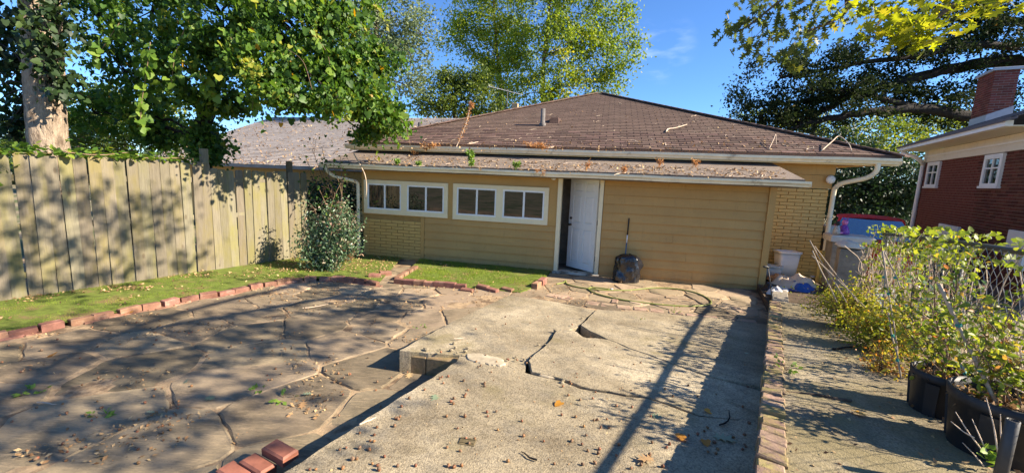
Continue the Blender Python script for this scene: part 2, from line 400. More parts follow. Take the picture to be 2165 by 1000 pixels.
M['maple'] = leaf_mat('yellow_green_leaf', [(0, (.085, .135, .02)), (.4, (.17, .245, .03)), (.75, (.29, .34, .045)), (1, (.46, .40, .06))], .5)
M['gtree'] = leaf_mat('grey_green_leaf', [(0, (.07, .10, .045)), (.5, (.15, .20, .09)), (1, (.30, .34, .16))])
M['gdark'] = leaf_mat('mid_green_leaf', [(0, (.045, .075, .016)), (.5, (.10, .15, .025)), (1, (.24, .27, .045))], .45)
M['oakdark'] = leaf_mat('shaded_oak_leaf', [(0, (.014, .024, .009)), (.6, (.03, .046, .014)), (.92, (.06, .075, .02)), (1, (.16, .11, .03))], .22, .75, .1)  # shade from the surrounding canopies is put into this dark leaf colour
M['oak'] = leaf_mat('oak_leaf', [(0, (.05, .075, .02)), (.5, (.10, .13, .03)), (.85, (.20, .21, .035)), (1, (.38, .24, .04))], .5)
M['oaklit'] = leaf_mat('sunlit_oak_leaf', [(0, (.13, .17, .02)), (.5, (.24, .27, .03)), (1, (.40, .36, .05))], .6)  # lighter copy of the oak leaf, backlight put into its colour
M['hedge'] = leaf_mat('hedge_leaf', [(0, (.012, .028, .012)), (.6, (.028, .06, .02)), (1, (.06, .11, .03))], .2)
M['bushlit'] = leaf_mat('bright_bush_leaf', [(0, (.08, .13, .02)), (.5, (.17, .22, .035)), (1, (.32, .32, .06))], .45)
M['shrub'] = leaf_mat('glossy_shrub_leaf', [(0, (.05, .10, .045)), (.6, (.12, .20, .09)), (.86, (.26, .33, .20)), (1, (.46, .26, .18))], .3, .3, .6)
M['fern'] = leaf_mat('ferny_leaf', [(0, (.16, .19, .02)), (.5, (.33, .35, .045)), (.85, (.48, .43, .07)), (1, (.46, .22, .06))], .45)
M['rose'] = leaf_mat('rose_leaf', [(0, (.07, .12, .02)), (.5, (.20, .26, .035)), (.85, (.42, .43, .06)), (1, (.42, .19, .07))], .4)
M['grass'] = leaf_mat('grass_blade', [(0, (.08, .15, .014)), (.5, (.17, .26, .02)), (.85, (.29, .36, .04)), (1, (.40, .33, .09))], .35)
M['weed'] = leaf_mat('weed_leaf', [(0, (.10, .20, .03)), (1, (.25, .36, .06))], .35)
M['litter'] = leaf_mat('dry_litter', [(0, (.14, .075, .035)), (.5, (.34, .20, .09)), (1, (.56, .40, .20))], .1, .8)
M['fern_dry'] = leaf_mat('dry_fern', [(0, (.34, .15, .05)), (1, (.58, .32, .12))], .25, .8)
M['orangeleaf'] = leaf_mat('orange_leaf', [(0, (.50, .20, .03)), (1, (.66, .36, .05))], .3)
M['greenleaf'] = leaf_mat('grey_green_fallen_leaf', [(0, (.16, .21, .12)), (1, (.33, .38, .25))], .2)

# ---------------------------------------------------------------- foliage
SH = {
 'dia': ([(0, 0, 0), (.28, .45, .06), (0, 1, 0), (-.28, .45, .06)], [(0, 1, 2), (0, 2, 3)]),
 'nar': ([(0, 0, 0), (.15, .5, .04), (0, 1, -.05), (-.15, .5, .04)], [(0, 1, 2), (0, 2, 3)]),
 'heart': ([(0, .1, 0), (.3, -.05, .05), (.48, .25, .05), (.34, .5, .03), (.3, .72, .02), (0, 1, -.06), (-.3, .72, .02), (-.34, .5, .03), (-.48, .25, .05), (-.3, -.05, .05)],
           [(0, 1, 2), (0, 2, 3), (0, 3, 4), (0, 4, 5), (0, 5, 6), (0, 6, 7), (0, 7, 8), (0, 8, 9)]),
 'oak': ([(0, 0, 0), (.10, .18, .01), (.38, .2, .04), (.12, .36, .01), (.46, .52, .05), (.14, .56, .01), (.36, .85, .04), (.1, .8, .0), (0, 1.05, -.03),
          (-.1, .8, 0), (-.36, .85, .04), (-.14, .56, .01), (-.46, .52, .05), (-.12, .36, .01), (-.38, .2, .04), (-.10, .18, .01)],
         [(0, 1, 15), (1, 2, 3), (1, 3, 13, 15), (15, 13, 14), (3, 4, 5), (3, 5, 11, 13), (13, 11, 12), (5, 6, 7), (5, 7, 9, 11), (11, 9, 10), (7, 8, 9)]),
 'ovl': ([(0, 0, 0), (.2, .22, .07), (.25, .52, .08), (.13, .82, .04), (0, 1, -.05), (-.13, .82, .04), (-.25, .52, .08), (-.2, .22, .07)], [(0, 1, 2, 3, 4), (0, 4, 5, 6, 7)]),
 'blade': ([(-.06, 0, 0), (.06, 0, 0), (0, 1, .15)], [(0, 1, 2)]),
}
def leaf_mesh(name, pos, size, shape, m, mode='any', tint=None, dirs=None):
    pos = np.asarray(pos, float); N = len(pos); size = np.broadcast_to(np.asarray(size, float), (N,))
    tv, tf = SH[shape]; tv = np.array(tv); K = len(tv)
    if mode == 'flat':
        nrm = rng.normal(0, .16, (N, 3)); nrm[:, 2] = 1
    elif mode == 'up':
        nrm = rng.normal(0, .55, (N, 3)); nrm[:, 2] = np.abs(nrm[:, 2]) + .45
    elif mode == 'blade':
        nrm = rng.normal(0, 1, (N, 3)); nrm[:, 2] *= .1
    elif mode == 'hang':
        nrm = rng.normal(0, .7, (N, 3)); nrm[:, 2] = np.abs(nrm[:, 2]) * .6 + .1
    else:
        nrm = rng.normal(0, 1, (N, 3)); nrm[:, 2] = np.abs(nrm[:, 2])
    nrm /= np.linalg.norm(nrm, axis=1, keepdims=True)
    if dirs is None:
        dirs = rng.normal(0, 1, (N, 3))
        if mode == 'hang': dirs[:, 2] -= 1.6
        if mode == 'blade': dirs = dirs * np.array([.35, .35, .1]) + np.array([0, 0, 1.])
    dirs = dirs - nrm * np.sum(dirs * nrm, 1, keepdims=True); dirs /= np.linalg.norm(dirs, axis=1, keepdims=True) + 1e-9
    sx = np.cross(dirs, nrm)
    P = pos[:, None, :] + size[:, None, None] * (tv[None, :, 0, None] * sx[:, None] + tv[None, :, 1, None] * dirs[:, None] + tv[None, :, 2, None] * nrm[:, None])
    me = bpy.data.meshes.new(name); me.vertices.add(N * K); me.vertices.foreach_set('co', P.reshape(-1).astype(np.float32))
    li = np.concatenate([np.array(f) for f in tf]); L = len(li); tot = np.array([len(f) for f in tf]); st = np.concatenate([[0], np.cumsum(tot)[:-1]])
    loops = (np.arange(N)[:, None] * K + li[None]).reshape(-1)
    me.loops.add(N * L); me.loops.foreach_set('vertex_index', loops.astype(np.int32))
    nf = len(tf); me.polygons.add(N * nf)
    me.polygons.foreach_set('loop_start', (np.arange(N)[:, None] * L + st[None]).reshape(-1).astype(np.int32))
    me.polygons.foreach_set('loop_total', np.tile(tot, N).astype(np.int32))
    if tint is None: tint = rng.random(N)
    a = me.attributes.new('tint', 'FLOAT', 'POINT'); a.data.foreach_set('value', np.repeat(np.clip(tint, 0, 1), K).astype(np.float32))
    me.materials.append(m); me.update(calc_edges=True); me.validate(); return me
def clumps(blobs, per, spread, shell=.55):
    """blobs: (centre, radii, n clumps). Returns leaf positions, clump tint, clump centres."""
    P, T, C = [], [], []
    for c, r, n in blobs:
        c = np.array(c); r = np.array(r if hasattr(r, '__len__') else (r, r, r))
        for _ in range(n):
            d = rng.normal(0, 1, 3); d /= np.linalg.norm(d); q = c + d * r * (shell + (1 - shell) * rng.random()) ** .6 * rng.uniform(.75, 1.05)
            C.append(q); kk = int(per * rng.uniform(.5, 1.4)); s = spread * rng.uniform(.6, 1.3)
            P.append(q + rng.normal(0, 1, (kk, 3)) * s * np.array([1, 1, .7])); T.append(np.full(kk, rng.normal(0, .13)))
    P = np.concatenate(P); T = np.concatenate(T); return P, np.clip(.42 + T + rng.normal(0, .17, len(T)), 0, 1), C
def limb_mb(mb, pts, r0, r1, sides=7, n=4, wob=.0):
    sp = spline(pts, n); L = len(sp)
    if wob: sp = [p + (rng.normal(0, wob, 3) if 0 < i < L - 1 else 0) for i, p in enumerate(sp)]
    mb.tube(sp, [r0 + (r1 - r0) * (i / (L - 1)) for i in range(L)], sides)
def tree(name, label, cat, base, trunkpts, tr, blobs, per, spread, lsize, shape, m, bark, mode='any', limbs=True, group=None, twigs=6, shell=.55):
    t = thing(name, label, cat, tuple(base), group=group); b = np.array(base)
    mb = MB(); limb_mb(mb, [np.array(p) - b for p in trunkpts], tr[0], tr[1], 10, 5, tr[0] * .08)
    mb.build('trunk', bark, t, True)
    P, T, C = clumps(blobs, per, spread, shell); mb = MB(); ci = 0
    tp = [np.array(p) for p in trunkpts]
    if limbs:
        for c, r, n in blobs:
            c = np.array(c); rr = np.array(r if hasattr(r, '__len__') else (r, r, r))
            j = min(range(len(tp)), key=lambda i: np.linalg.norm(tp[i] - c) + (6 if tp[i][2] > c[2] + .3 else 0)); s = tp[j]
            mid = (s + c) / 2 + np.array([0, 0, .12 * np.linalg.norm(c - s)]) + rng.normal(0, .06 * np.linalg.norm(c - s), 3)
            limb_mb(mb, [s - b, mid - b, c - b], tr[1] * .6, tr[1] * .22, 6, 4)
            for q in C[ci:ci + min(n, twigs)]:
                limb_mb(mb, [c - b, (c + q) / 2 + rng.normal(0, .12, 3) * rr - b, q - b], tr[1] * .2, tr[1] * .05, 4, 2)
            ci += n
        mb.build('branch', bark, t, True)
    me = leaf_mesh('crown', P - b, lsize * rng.uniform(.6, 1.25, len(P)), shape, m, mode, T); place('crown', me, t)
    return t

# ================================================================ the ground
mb = MB(); mb.add([(-400, -400, -.14), (400, -400, -.14), (400, 400, -.14), (-400, 400, -.14)], [(0, 1, 2, 3)])
tag(mb.build('ground', M['ground']), kind='structure')

def rough_poly(pts, step, amp, seed=0):
    """subdivide a closed outline and jitter it along its normal"""
    o = []; n = len(pts); rr = random.Random(seed)
    for i in range(n):
        a = np.array(pts[i][:2], float); b = np.array(pts[(i + 1) % n][:2], float); L = np.linalg.norm(b - a); m = max(1, int(L / step))
        nr = np.array([b[1] - a[1], a[0] - b[0]]) / (L + 1e-9)
        for q in range(m):
            p = a + (b - a) * q / m
            if q: p = p + nr * rr.uniform(-amp, amp)
            o.append(tuple(p))
    return o

# patio bed (sand between the stones)
PB = [(-7.2, 5.2), (-7.2, .1), (-1.2, -.6), (-.5, 3.4), (2.5, 6.4), (4.75, 7.6), (-3.4, 9.6), (-4.9, 9.6)]
def grid_sheet(poly_bounds, zf, nx, ny):
    x0, x1, y0, y1 = poly_bounds; v = []; f = []
    for j in range(ny + 1):
        for i in range(nx + 1):
            x = x0 + (x1 - x0) * i / nx; y = y0 + (y1 - y0) * j / ny; v.append((x, y, zf(x, y)))
    for j in range(ny):
        for i in range(nx):
            a = j * (nx + 1) + i; f.append((a, a + 1, a + nx + 2, a + nx + 1))
    return v, f
def bed_z(x, y):
    p = np.array([x, y, 0]); u, v = p @ Q_R, p @ G; z = patio_z(x, y) + .009 + .012 * mnoise.noise((x * 3, y * 3, 0)) + .004 * mnoise.noise((x * 11, y * 11, 0))
    if -2.55 < u < .5 and 3.25 < v < 5.3: z -= .24
    return z
mb = MB(); mb.add(*grid_sheet((-9.5, 4.9, -2, 10.2), bed_z, 150, 120))
bed = tag(mb.build('patio', M['sand'], smooth=True), kind='structure')
mb = MB(); mb.add([(4.85, 5.0, .02), (14, 4, .0), (20, 18, .0), (7, 18, .0), (4.85, 9, .02)], [(0, 1, 2, 3, 4)])
tag(mb.build('side_yard', M['ground']), kind='structure')

# flagstones : irregular cells
def voronoi_cells(seeds, reach):
    S_ = np.array(seeds); cells = []
    for i, s in enumerate(S_):
        d = np.linalg.norm(S_ - s, axis=1); nb = [j for j in np.argsort(d)[1:22] if d[j] < reach * 2.4]
        poly = [s + np.array(q) * reach for q in ((-1, -1), (1, -1), (1, 1), (-1, 1))]
        for j in nb:
            n = S_[j] - s; m = (S_[j] + s) / 2; o = []
            for a, b in zip(poly, poly[1:] + poly[:1]):
                da, db = (a - m) @ n, (b - m) @ n
                if da <= 0: o.append(a)
                if da * db < 0: o.append(a + (b - a) * da / (da - db))
            poly = o
            if len(poly) < 3: break
        if len(poly) >= 3: cells.append((s, poly))
    return cells
def stone_mesh(poly, seed, gap, th):
    rr = random.Random(seed); c = sum(poly) / len(poly); q = []
    for p in poly:
        d = c - p; L = np.linalg.norm(d); q.append(p + d / (L + 1e-9) * min(gap * rr.uniform(.6, 2.0), L * .4))
    # cut the corners
    r = []
    for i, p in enumerate(q):
        a = q[i - 1]; b = q[(i + 1) % len(q)]; t1 = rr.uniform(.02, .15); t2 = rr.uniform(.02, .15)
        r += [p + (a - p) * t1, p + (b - p) * t2]
    o = [np.array(p) for p in rough_poly(r, .085, .009, seed)]
    n = len(o); mb = MB(); v = []
    for z, kk in ((-.06, 0), (th - .012, 0), (th, .014)):
        for p in o:
            d = c - p; L = np.linalg.norm(d); pp = p + d / (L + 1e-9) * kk * rr.uniform(.5, 1.5)
            zz = z if z < 0 else z + .006 * mnoise.noise((p[0] * 4, p[1] * 4, seed))
            v.append((pp[0] - c[0], pp[1] - c[1], zz))
    f = []
    for a in (0, n):
        for i in range(n):
            f.append((a + i, a + (i + 1) % n, a + n + (i + 1) % n, a + n + i))
    f.append(tuple(range(2 * n, 3 * n)))
    return mb.add(v, f), c
def in_patio(x, y):
    p = np.array([x, y, 0]); u, v = p @ Q_R, p @ G
    h = np.array([x, y, 0]) - HA; d = h @ HN; s = h @ HE
    if d > -.22: return False
    # lawn strip on the left
    lx = EDG(y)
    if x < lx - .05: return False
    if v < 3.0 and u > -1.95: return False
    if 3.0 <= v < 5.9 and u > -2.85 - .1 * (v - 3): return False
    if u > .45: return False
    if 0.75 < s < 4.3 and d > -1.0: return False
    return True
EDGPX = [(-260, 745), (-120, 722), (0, 700), (138, 674), (280, 645), (340, 634), (408, 620), (472, 610), (540, 596), (580, 589), (616, 583), (666, 580), (700, 580), (735, 582), (770, 586), (800, 590)]
EP = [at_z(x, y, .2) for x, y in EDGPX]
def EDG(y):
    ys = [p[1] for p in EP]; xs = [p[0] for p in EP]
    return float(np.interp(y, ys[:12], xs[:12])) if y < ys[11] else float(xs[11] + (y - ys[11]) * .4 )
seeds = []; tries = 0
while tries < 9000:
    tries += 1; x = R.uniform(-7.3, 5.0); y = R.uniform(.2, 9.8); far = y > 6.6
    p = np.array([x, y, 0]); u, v = p @ Q_R, p @ G
    dmin = .47 if v < 5.6 else .38
    if v > 5.9 and u > -3.2: dmin = .40
    if all((x - a) ** 2 + ((y - b) * 1.12) ** 2 > (dmin * (1 if (i * 7919) % 4 else 1.6)) ** 2 for i, (a, b) in enumerate(seeds)): seeds.append((x, y))
ns = 0
for s, poly in voronoi_cells(seeds, 1.1):
    if not in_patio(*s): continue
    c0 = sum(poly) / len(poly)
    mbs, c = stone_mesh([np.array(p) for p in poly], ns, .006 if R.random() < .6 else .019, R.uniform(.013, .026))
    o = mbs.build('flagstone', M['flagdust'] if c[1] + R.gauss(0, .35) > 6.0 else M['flag'], bed, False, (c[0], c[1], patio_z(c[0], c[1])), (R.gauss(0, .010), R.gauss(0, .010), 0)); ns += 1

# brick border between slab and house-side patio, laid flat
M['brick_dusty'] = mat('dusty_brick', (.31, .20, .14), .95, .3, 8, .6, 50, .006, rand=.2, hue=.008, stain=((.38, .275, .18), 5, .40, .58))
bmesh_dusty = MB().cbox(-.10, .10, -.047, .047, -.03, .03, .006).mesh('brick', M['brick_dusty'])
bmesh_flat = MB().cbox(-.10, .10, -.047, .047, -.03, .03, .006).mesh('brick', M['brick'])
bmesh_long = MB().cbox(-.11, .11, -.055, .055, -.05, .05, .008).mesh('brick', M['brick'])
bord = thing('brick_border', 'flush row of red bricks between the cracked slab and the house-side flagstones', 'brick border', (0, 0, 0))
bl = [at_z(*q, .13) for q in ((1150, 618), (1262, 640), (1400, 655), (1510, 668), (1610, 682))]
sp = spline(bl, 12)
acc = 0
for a, b in zip(sp, sp[1:]):
    L = np.linalg.norm(b - a); acc += L
    if acc > .215:
        acc = 0; an = math.atan2(b[1] - a[1], b[0] - a[0])
        for sgn in (0, 1):
            if R.random() < .72:
                nx, ny = -math.sin(an), math.cos(an); off = sgn * .105 + R.uniform(-.006, .006)
                place('brick', bmesh_dusty, bord, (a[0] + nx * off, a[1] + ny * off, patio_z(a[0], a[1]) - .006 + R.uniform(-.006, .006)), (R.gauss(0, .02), R.gauss(0, .02), an + R.gauss(0, .03)))
for q in ((1190, 627), (1420, 628), (1300, 636), (1345, 640), (1560, 655)):
    a = at_z(*q, .1); place('brick', bmesh_dusty, bord, (a[0], a[1], patio_z(a[0], a[1]) + .0), (0, 0, R.uniform(0, 3)))

# ---------------------------------------------------------------- concrete
slabroot = thing('concrete_slab', 'cracked and heaved old concrete slab with a broken out hole in its middle', 'concrete slab')
def uvp(x, y): q = ramp(x, y); return np.array([q[0], q[1]])
def to_world_prism(poly, zt, zb, name, m, parent, chamfer=.012):
    """prism in driveway coordinates (u, v) turned into the world"""
    n = len(poly); c = sum(np.array(p) for p in poly) / n; v = []; f = []
    for lvl in (0, 1, 2):
        for p in poly:
            p = np.array(p); 
            if lvl == 2:
                d = c - p; p = p + d / np.linalg.norm(d) * chamfer
            z = zt(*p) - (chamfer if lvl == 1 else 0) if lvl else (zb(*p) if callable(zb) else zb)
            v.append(tuple(uv(p[0], p[1], z)))
    for a in (0, n):
        for i in range(n): f.append((a + i, a + (i + 1) % n, a + n + (i + 1) % n, a + n + i))
    # fan-free top: grid it for gentle waviness
    f.append(tuple(range(2 * n, 3 * n)))
    return MB().add(v, f).build(name, m, parent)
NEARJ = [(973, 752), (1000, 762), (1072, 775), (1122, 793), (1185, 807), (1226, 823), (1322, 840), (1369, 844), (1419, 861), (1478, 882), (1562, 891), (1612, 899)]
J = [uvp(*p) for p in NEARJ]
left_n = [uvp(600, 1000), uvp(700, 935), uvp(800, 871), uvp(900, 808), uvp(965, 766)]
near = [np.array([.12, -1.2]), np.array([.2, 1.5]), np.array([.40, 4.05]), *[j for j in J[::-1][1:]], *left_n[::-1], np.array([-1.78, -1.2])]
near = near[::-1]
def is_ccw(p): return sum(a[0] * b[1] - b[0] * a[1] for a, b in zip(p, p[1:] + p[:1])) > 0
if not is_ccw(near): near = near[::-1]
near_r = [np.array(p) for p in rough_poly(near, .09, .008, 3)]
drive = to_world_prism(near_r, lambda u, v: ramp_z(v) + .012, -.1, 'driveway_slab', M['drive'], None)
tag(drive, kind='structure')
FARL = [(845, 740), (905, 707), (960, 678), (1020, 650), (1075, 624)]
FARE = [(1075, 624), (1130, 631), (1180, 639), (1262, 657)]
FARE2 = [(1262, 657), (1330, 662), (1400, 666), (1500, 673), (1645, 692)]
CR1 = [(1262, 657), (1248, 664), (1238, 674), (1224, 690)]
CR2 = [(1224, 690), (1196, 700), (1172, 704), (1164, 716), (1152, 731), (1138, 745), (1122, 758), (1112, 768), (1110, 790)]
CR3 = [(1268, 713), (1285, 722), (1302, 728), (1330, 741), (1365, 752), (1420, 772), (1500, 800), (1650, 838)]
HOLE = [(1216, 694), (1232, 702), (1236, 716)]
pieceA = [uvp(*p) for p in FARE] + [uvp(*p) for p in CR1[1:]] + [uvp(*p) for p in CR2[1:]] + [j + np.array([0, .02]) for j in J[2::-1]] + [uvp(905, 746)] + [uvp(*p) for p in FARL[:-1]]
pieceB = [uvp(*p) for p in FARE2] + [uvp(1648, 760), uvp(1650, 832)] + [uvp(*p) + np.array([0, .001]) for p in CR3[-2::-1]] + [uvp(1246, 703), uvp(1228, 691)] + [uvp(1244, 674), uvp(1255, 664)]
pieceC = [uvp(*p) - np.array([0, .001]) for p in [(1240, 719), (1258, 719)] + CR3[1:]] + [np.array([.46, 4.07])] + [j + np.array([0, .02]) for j in J[::-1][1:-3]] + [uvp(1117, 768), uvp(1125, 759), uvp(1141, 746), uvp(1156, 732), uvp(1168, 718), uvp(1176, 705), uvp(1198, 702), uvp(1218, 706), uvp(1232, 717)]
for pc, seed, lift, tl, mm in ((pieceA, 11, .0, (0, 0), M['slab']), (pieceB, 12, .024, (.0, -.003), M['slab']), (pieceC, 13, .020, (-.012, .0), M['slab'])):
    if not is_ccw(pc): pc = pc[::-1]
    rp = [np.array(p) for p in rough_poly(pc, .07, .009, seed)]
    cc = sum(rp) / len(rp)
    to_world_prism(rp, lambda u, v, c=cc, l=lift, t=tl: ramp_z(v) + l + t[0] * (u - c[0]) + t[1] * (v - c[1]), -.1 if mm is not None and pc is not pieceB else -.05, 'slab_piece', mm, slabroot, .005)
# lump of broken concrete on the crack, mortar patches on the joint
def lump(name, c, r, m, parent=None, seed=0, seg=(9, 6), amp=.25, flat=.6, flatbase=True):
    mb = MB(); v = []; f = []; a, b = seg
    for j in range(b + 1):
        ph = math.pi * j / b
        for i in range(a):
            th = 2 * math.pi * i / a; d = np.array([math.sin(ph) * math.cos(th), math.sin(ph) * math.sin(th), math.cos(ph)])
            kf = 1 + amp * mnoise.noise((d[0] * 1.7 + seed * 3.1, d[1] * 1.7, d[2] * 1.7 + seed))
            q = d * np.array(r) * kf
            if flatbase and q[2] < -r[2] * .4: q[2] = -r[2] * .4
            v.append(tuple(q))
    for j in range(b):
        for i in range(a):
            f.append((j * a + i, (j + 1) * a + i, (j + 1) * a + (i + 1) % a, j * a + (i + 1) % a))
    mb.add(v, f); return mb.build(name, m, parent, True, tuple(c))
def rampw(x, y, h=0): q = ramp(x, y, h); return uv(*q)
sl2 = [rampw(1170, 703), rampw(1186, 704), rampw(1206, 714), rampw(1190, 713)]
mbc = MB(); zt = [.045, .05, .012, .02]
mbc.hexa([(p[0], p[1], p[2] - .01) for p in sl2] + [(p[0], p[1], p[2] + z) for p, z in zip(sl2, zt)])
tag(mbc.build('concrete_fragment', M['slab']), 'small tilted shard of concrete sticking up beside the slab crack', 'concrete fragment')
M['patch'] = mat('pale_mortar_patch', (.40, .33, .225), .95, .3, 9, .9, 60, .005)
for px in ([(985, 752), (1010, 750), (1060, 760), (1070, 772), (1058, 778), (1020, 772), (990, 764)], [(1130, 786), (1160, 782), (1190, 787), (1196, 799), (1170, 802), (1140, 797)]):
    pp = [np.array(ramp(*q)[:2]) for q in px]
    if not is_ccw(pp): pp = pp[::-1]
    pp = [np.array(p) for p in rough_poly(pp, .02, .010, 5)]
    to_world_prism(pp, lambda u, v: ramp_z(v) + .022, .1, 'mortar_patch', M['patch'], slabroot, .01)
for i in range(26):
    x, y = R.choice(((1150, 735), (1120, 765), (1185, 712), (1235, 712), (1265, 722), (1240, 680), (990, 758), (1130, 785), (1195, 805), (960, 740), (905, 742))); x += R.gauss(0, 12); y += R.gauss(0, 6)
    p = rampw(x, y); o = lump('concrete_crumb', (p[0], p[1], p[2] + .016), (R.uniform(.008, .028), R.uniform(.008, .022), R.uniform(.006, .014)), M['slab'], None, i, (7, 5), .5)
    tag(o, 'small crumb of broken concrete lying beside the slab cracks', 'concrete crumb', 'concrete crumbs by the cracks')
# drain plate set in the near slab
q = rampw(988, 938); dp = thing('drain_plate', 'small rusty metal plate set in the concrete, centre bottom of the drive', 'drain plate', tuple(q + np.array([0, 0, .013])), -.15)
MB().cbox(-.05, .05, -.035, .035, 0, .006, .002).build('plate', M['rust'] if 'rust' in M else M.setdefault('rust', mat('rusty_plate', (.13, .10, .05), .8, .4, 40, .4)), dp)
for a in (-.018, .018): MB().box(-.045, .045, a - .003, a + .003, .006, .010).build('rib', M['rust'], dp)
# front face of the old slab: two concrete blocks
fr = [uvp(845, 740), uvp(985, 765)]
a = uv(fr[0][0] + .015, fr[0][1] + .02, 0); b = uv(fr[1][0], fr[1][1] + .06, 0); dd = (b - a); LL = np.linalg.norm(dd); an = math.atan2(dd[1], dd[0])
cur = 0
for wd in (.235, .38, .3):
    c = a + dd / LL * (cur + wd / 2); cur += wd + .012
    mbk = MB().cbox(-wd / 2, wd / 2, 0, .18, 0, .21, .008); mbk.build('block', M['oldblock'], slabroot, False, (c[0], c[1], .09), (0, 0, an))
# loose bricks against the near slab
lbs = [((592, 955), .27, 'topmost, smooth loose red brick leaning on the driveway edge'), ((545, 985), .22, 'brown loose brick in the middle of the stack by the driveway edge'), ((497, 1003), .2, 'orange loose brick at the bottom of the frame')]
for (q, z, lb), rx in zip(lbs, (.05, -.04, .03)):
    p = at_z(*q, z); o = MB().cbox(-.10, .10, -.052, .052, -.03, .03, .012).build('loose_brick', M['brick_smooth'] if 'brick_smooth' in M else M.setdefault('brick_smooth', mat('smooth_red_brick', (.27, .105, .068), .6, .35, 8, .5, 60, .003, rand=.2)), None, False, tuple(p), (rx, .06, math.radians(-29.4 + 4)))
    tag(o, lb, 'brick', 'loose bricks by the driveway edge')
curb = thing('brick_course', 'row of red bricks on edge under the loose bricks at the driveway edge', 'brick course')
for i in range(12):
    v_ = .55 + i * .105; u_ = np.interp(v_, [0, 1.15, 2.9], [-1.85, -1.95, -2.15]) - .13
    if v_ > 1.42: break
    p = uv(u_, v_, .16); place('brick', bmesh_flat, curb, tuple(p), (R.gauss(0, .03), R.gauss(0, .03), math.radians(-29.4) + R.gauss(0, .03)))

# ---------------------------------------------------------------- raised terrace and its brick edge
def bu(v): return .048 + .0525 * v                                  # left face of the brick edge
def terr_z(v): return RZ0 + TH - RK * v
tp = [np.array([bu(v) + .11, v]) for v in (-1.2, 0, 1.5, 3, 4.5, 6, 7.3)] + [np.array([2.6, 7.6]), np.array([2.6, -1.2])]
if not is_ccw(tp): tp = tp[::-1]
tr_ = to_world_prism([np.array(p) for p in tp], lambda u, v: terr_z(v), -.1, 'terrace', M['terrace'], None, .01)
tag(tr_, kind='structure')
rw = [np.array([bu(v) + .02, v]) for v in (-1.2, 2, 4, 6, 7.3)] + [np.array([bu(v) + .108, v]) for v in (7.3, 4, -1.2)]
if not is_ccw(rw): rw = rw[::-1]
edge = thing('brick_edging', 'mossy soldier course of bricks along the raised walk right of the driveway', 'brick edging')
to_world_prism(rw, lambda u, v: terr_z(v) - .055, -.1, 'retaining_curb', M['stone'], edge, .005)
bsold = [MB().cbox(-.066, .066, -.0475, .0475, -.045, .045, .008).mesh('brick', M['brick_moss']) for _ in range(1)][0]
v_ = -.6
while v_ < 7.1:
    sc = R.uniform(.9, 1.1); wb = R.choice((.75, .95, 1., 1.05, 1.1)); v_ += .0505 * wb
    p = uv(bu(v_) + .066 + R.gauss(0, .006), v_, terr_z(v_) - .022 + R.gauss(0, .007))
    place('brick', bsold, edge, tuple(p), (-.065 + R.gauss(0, .03), R.gauss(0, .03), math.radians(-29.4 - 3) + R.gauss(0, .03)), (sc, wb, 1))
    v_ += .0505 * wb
# paving blocks that carry on from the edge towards the house
for i, (uu, vv) in enumerate(((.58, 7.5), (.60, 7.9), (.62, 8.3))):
    p = uv(uu, vv, terr_z(7.3) - .13 - .02 * i)
    MB().cbox(-.11, .11, -.19, .19, 0, .1, .01).build('paving_block', M['stone'], edge, False, tuple(p), (0, 0, math.radians(-31)))

# ---------------------------------------------------------------- lawn strip and garden beds
lawn_pts = [p for p in EP]
F0 = at_z(0, 650, .06); F1 = at_z(650, 545, .06)
fl = (F1 - F0) / np.linalg.norm(F1 - F0)
mb = MB(); v = []; f = []; NA = len(EP); NB = 7
def lawn_z(x, y): return patio_z(x, y) + .055 + .012 * mnoise.noise((x * 2, y * 2, 3))
def lawn_pt(i, t):
    e = EP[i]; t0 = (e - F0) @ fl; q = F0 + fl * max(-3, min(t0, 5.6)) - np.array([Q_R[0], Q_R[1], 0]) * .05
    if i >= 9: q = F0 + fl * (4.0 + (i - 9) * .33); 
    if i >= 12: q = hw(-.5 + (i - 12) * .5, -.02, 0)
    p = e + (q - e) * t; return (p[0], p[1], lawn_z(p[0], p[1]))
for i in range(NA):
    for j in range(NB): v.append(lawn_pt(i, j / (NB - 1)))
for i in range(NA - 1):
    for j in range(NB - 1):
        a = i * NB + j; f.append((a, a + NB, a + NB + 1, a + 1))
mb.add(v, f); tag(mb.build('lawn_strip', M['turf'], smooth=True), kind='structure')
def grass(name, sampler, n, h, kind='stuff'):
    P = np.array([sampler() for _ in range(n)]); big = np.array([mnoise.noise((p[0] * 2.2, p[1] * 2.2, 9)) for p in P])
    keep = rng.random(n) < np.clip(.62 + big * 1.7, .03, 1); P = P[keep]; big = big[keep]
    me = leaf_mesh(name, P, h * rng.uniform(.5, 1.3, len(P)), 'blade', M['grass'], 'blade', np.clip(.45 + .5 * big + rng.normal(0, .18, len(P)), 0, 1))
    return tag(place(name, me), kind=kind)
def lawn_sample():
    i = R.random() * (NA - 1.001); k0 = int(i); fr_ = i - k0; t = R.random()
    a = np.array(lawn_pt(k0, t)); b = np.array(lawn_pt(k0 + 1, t)); p = a + (b - a) * fr_; return (p[0], p[1], p[2] - .004)
grass('grass', lawn_sample, 42000, .026)

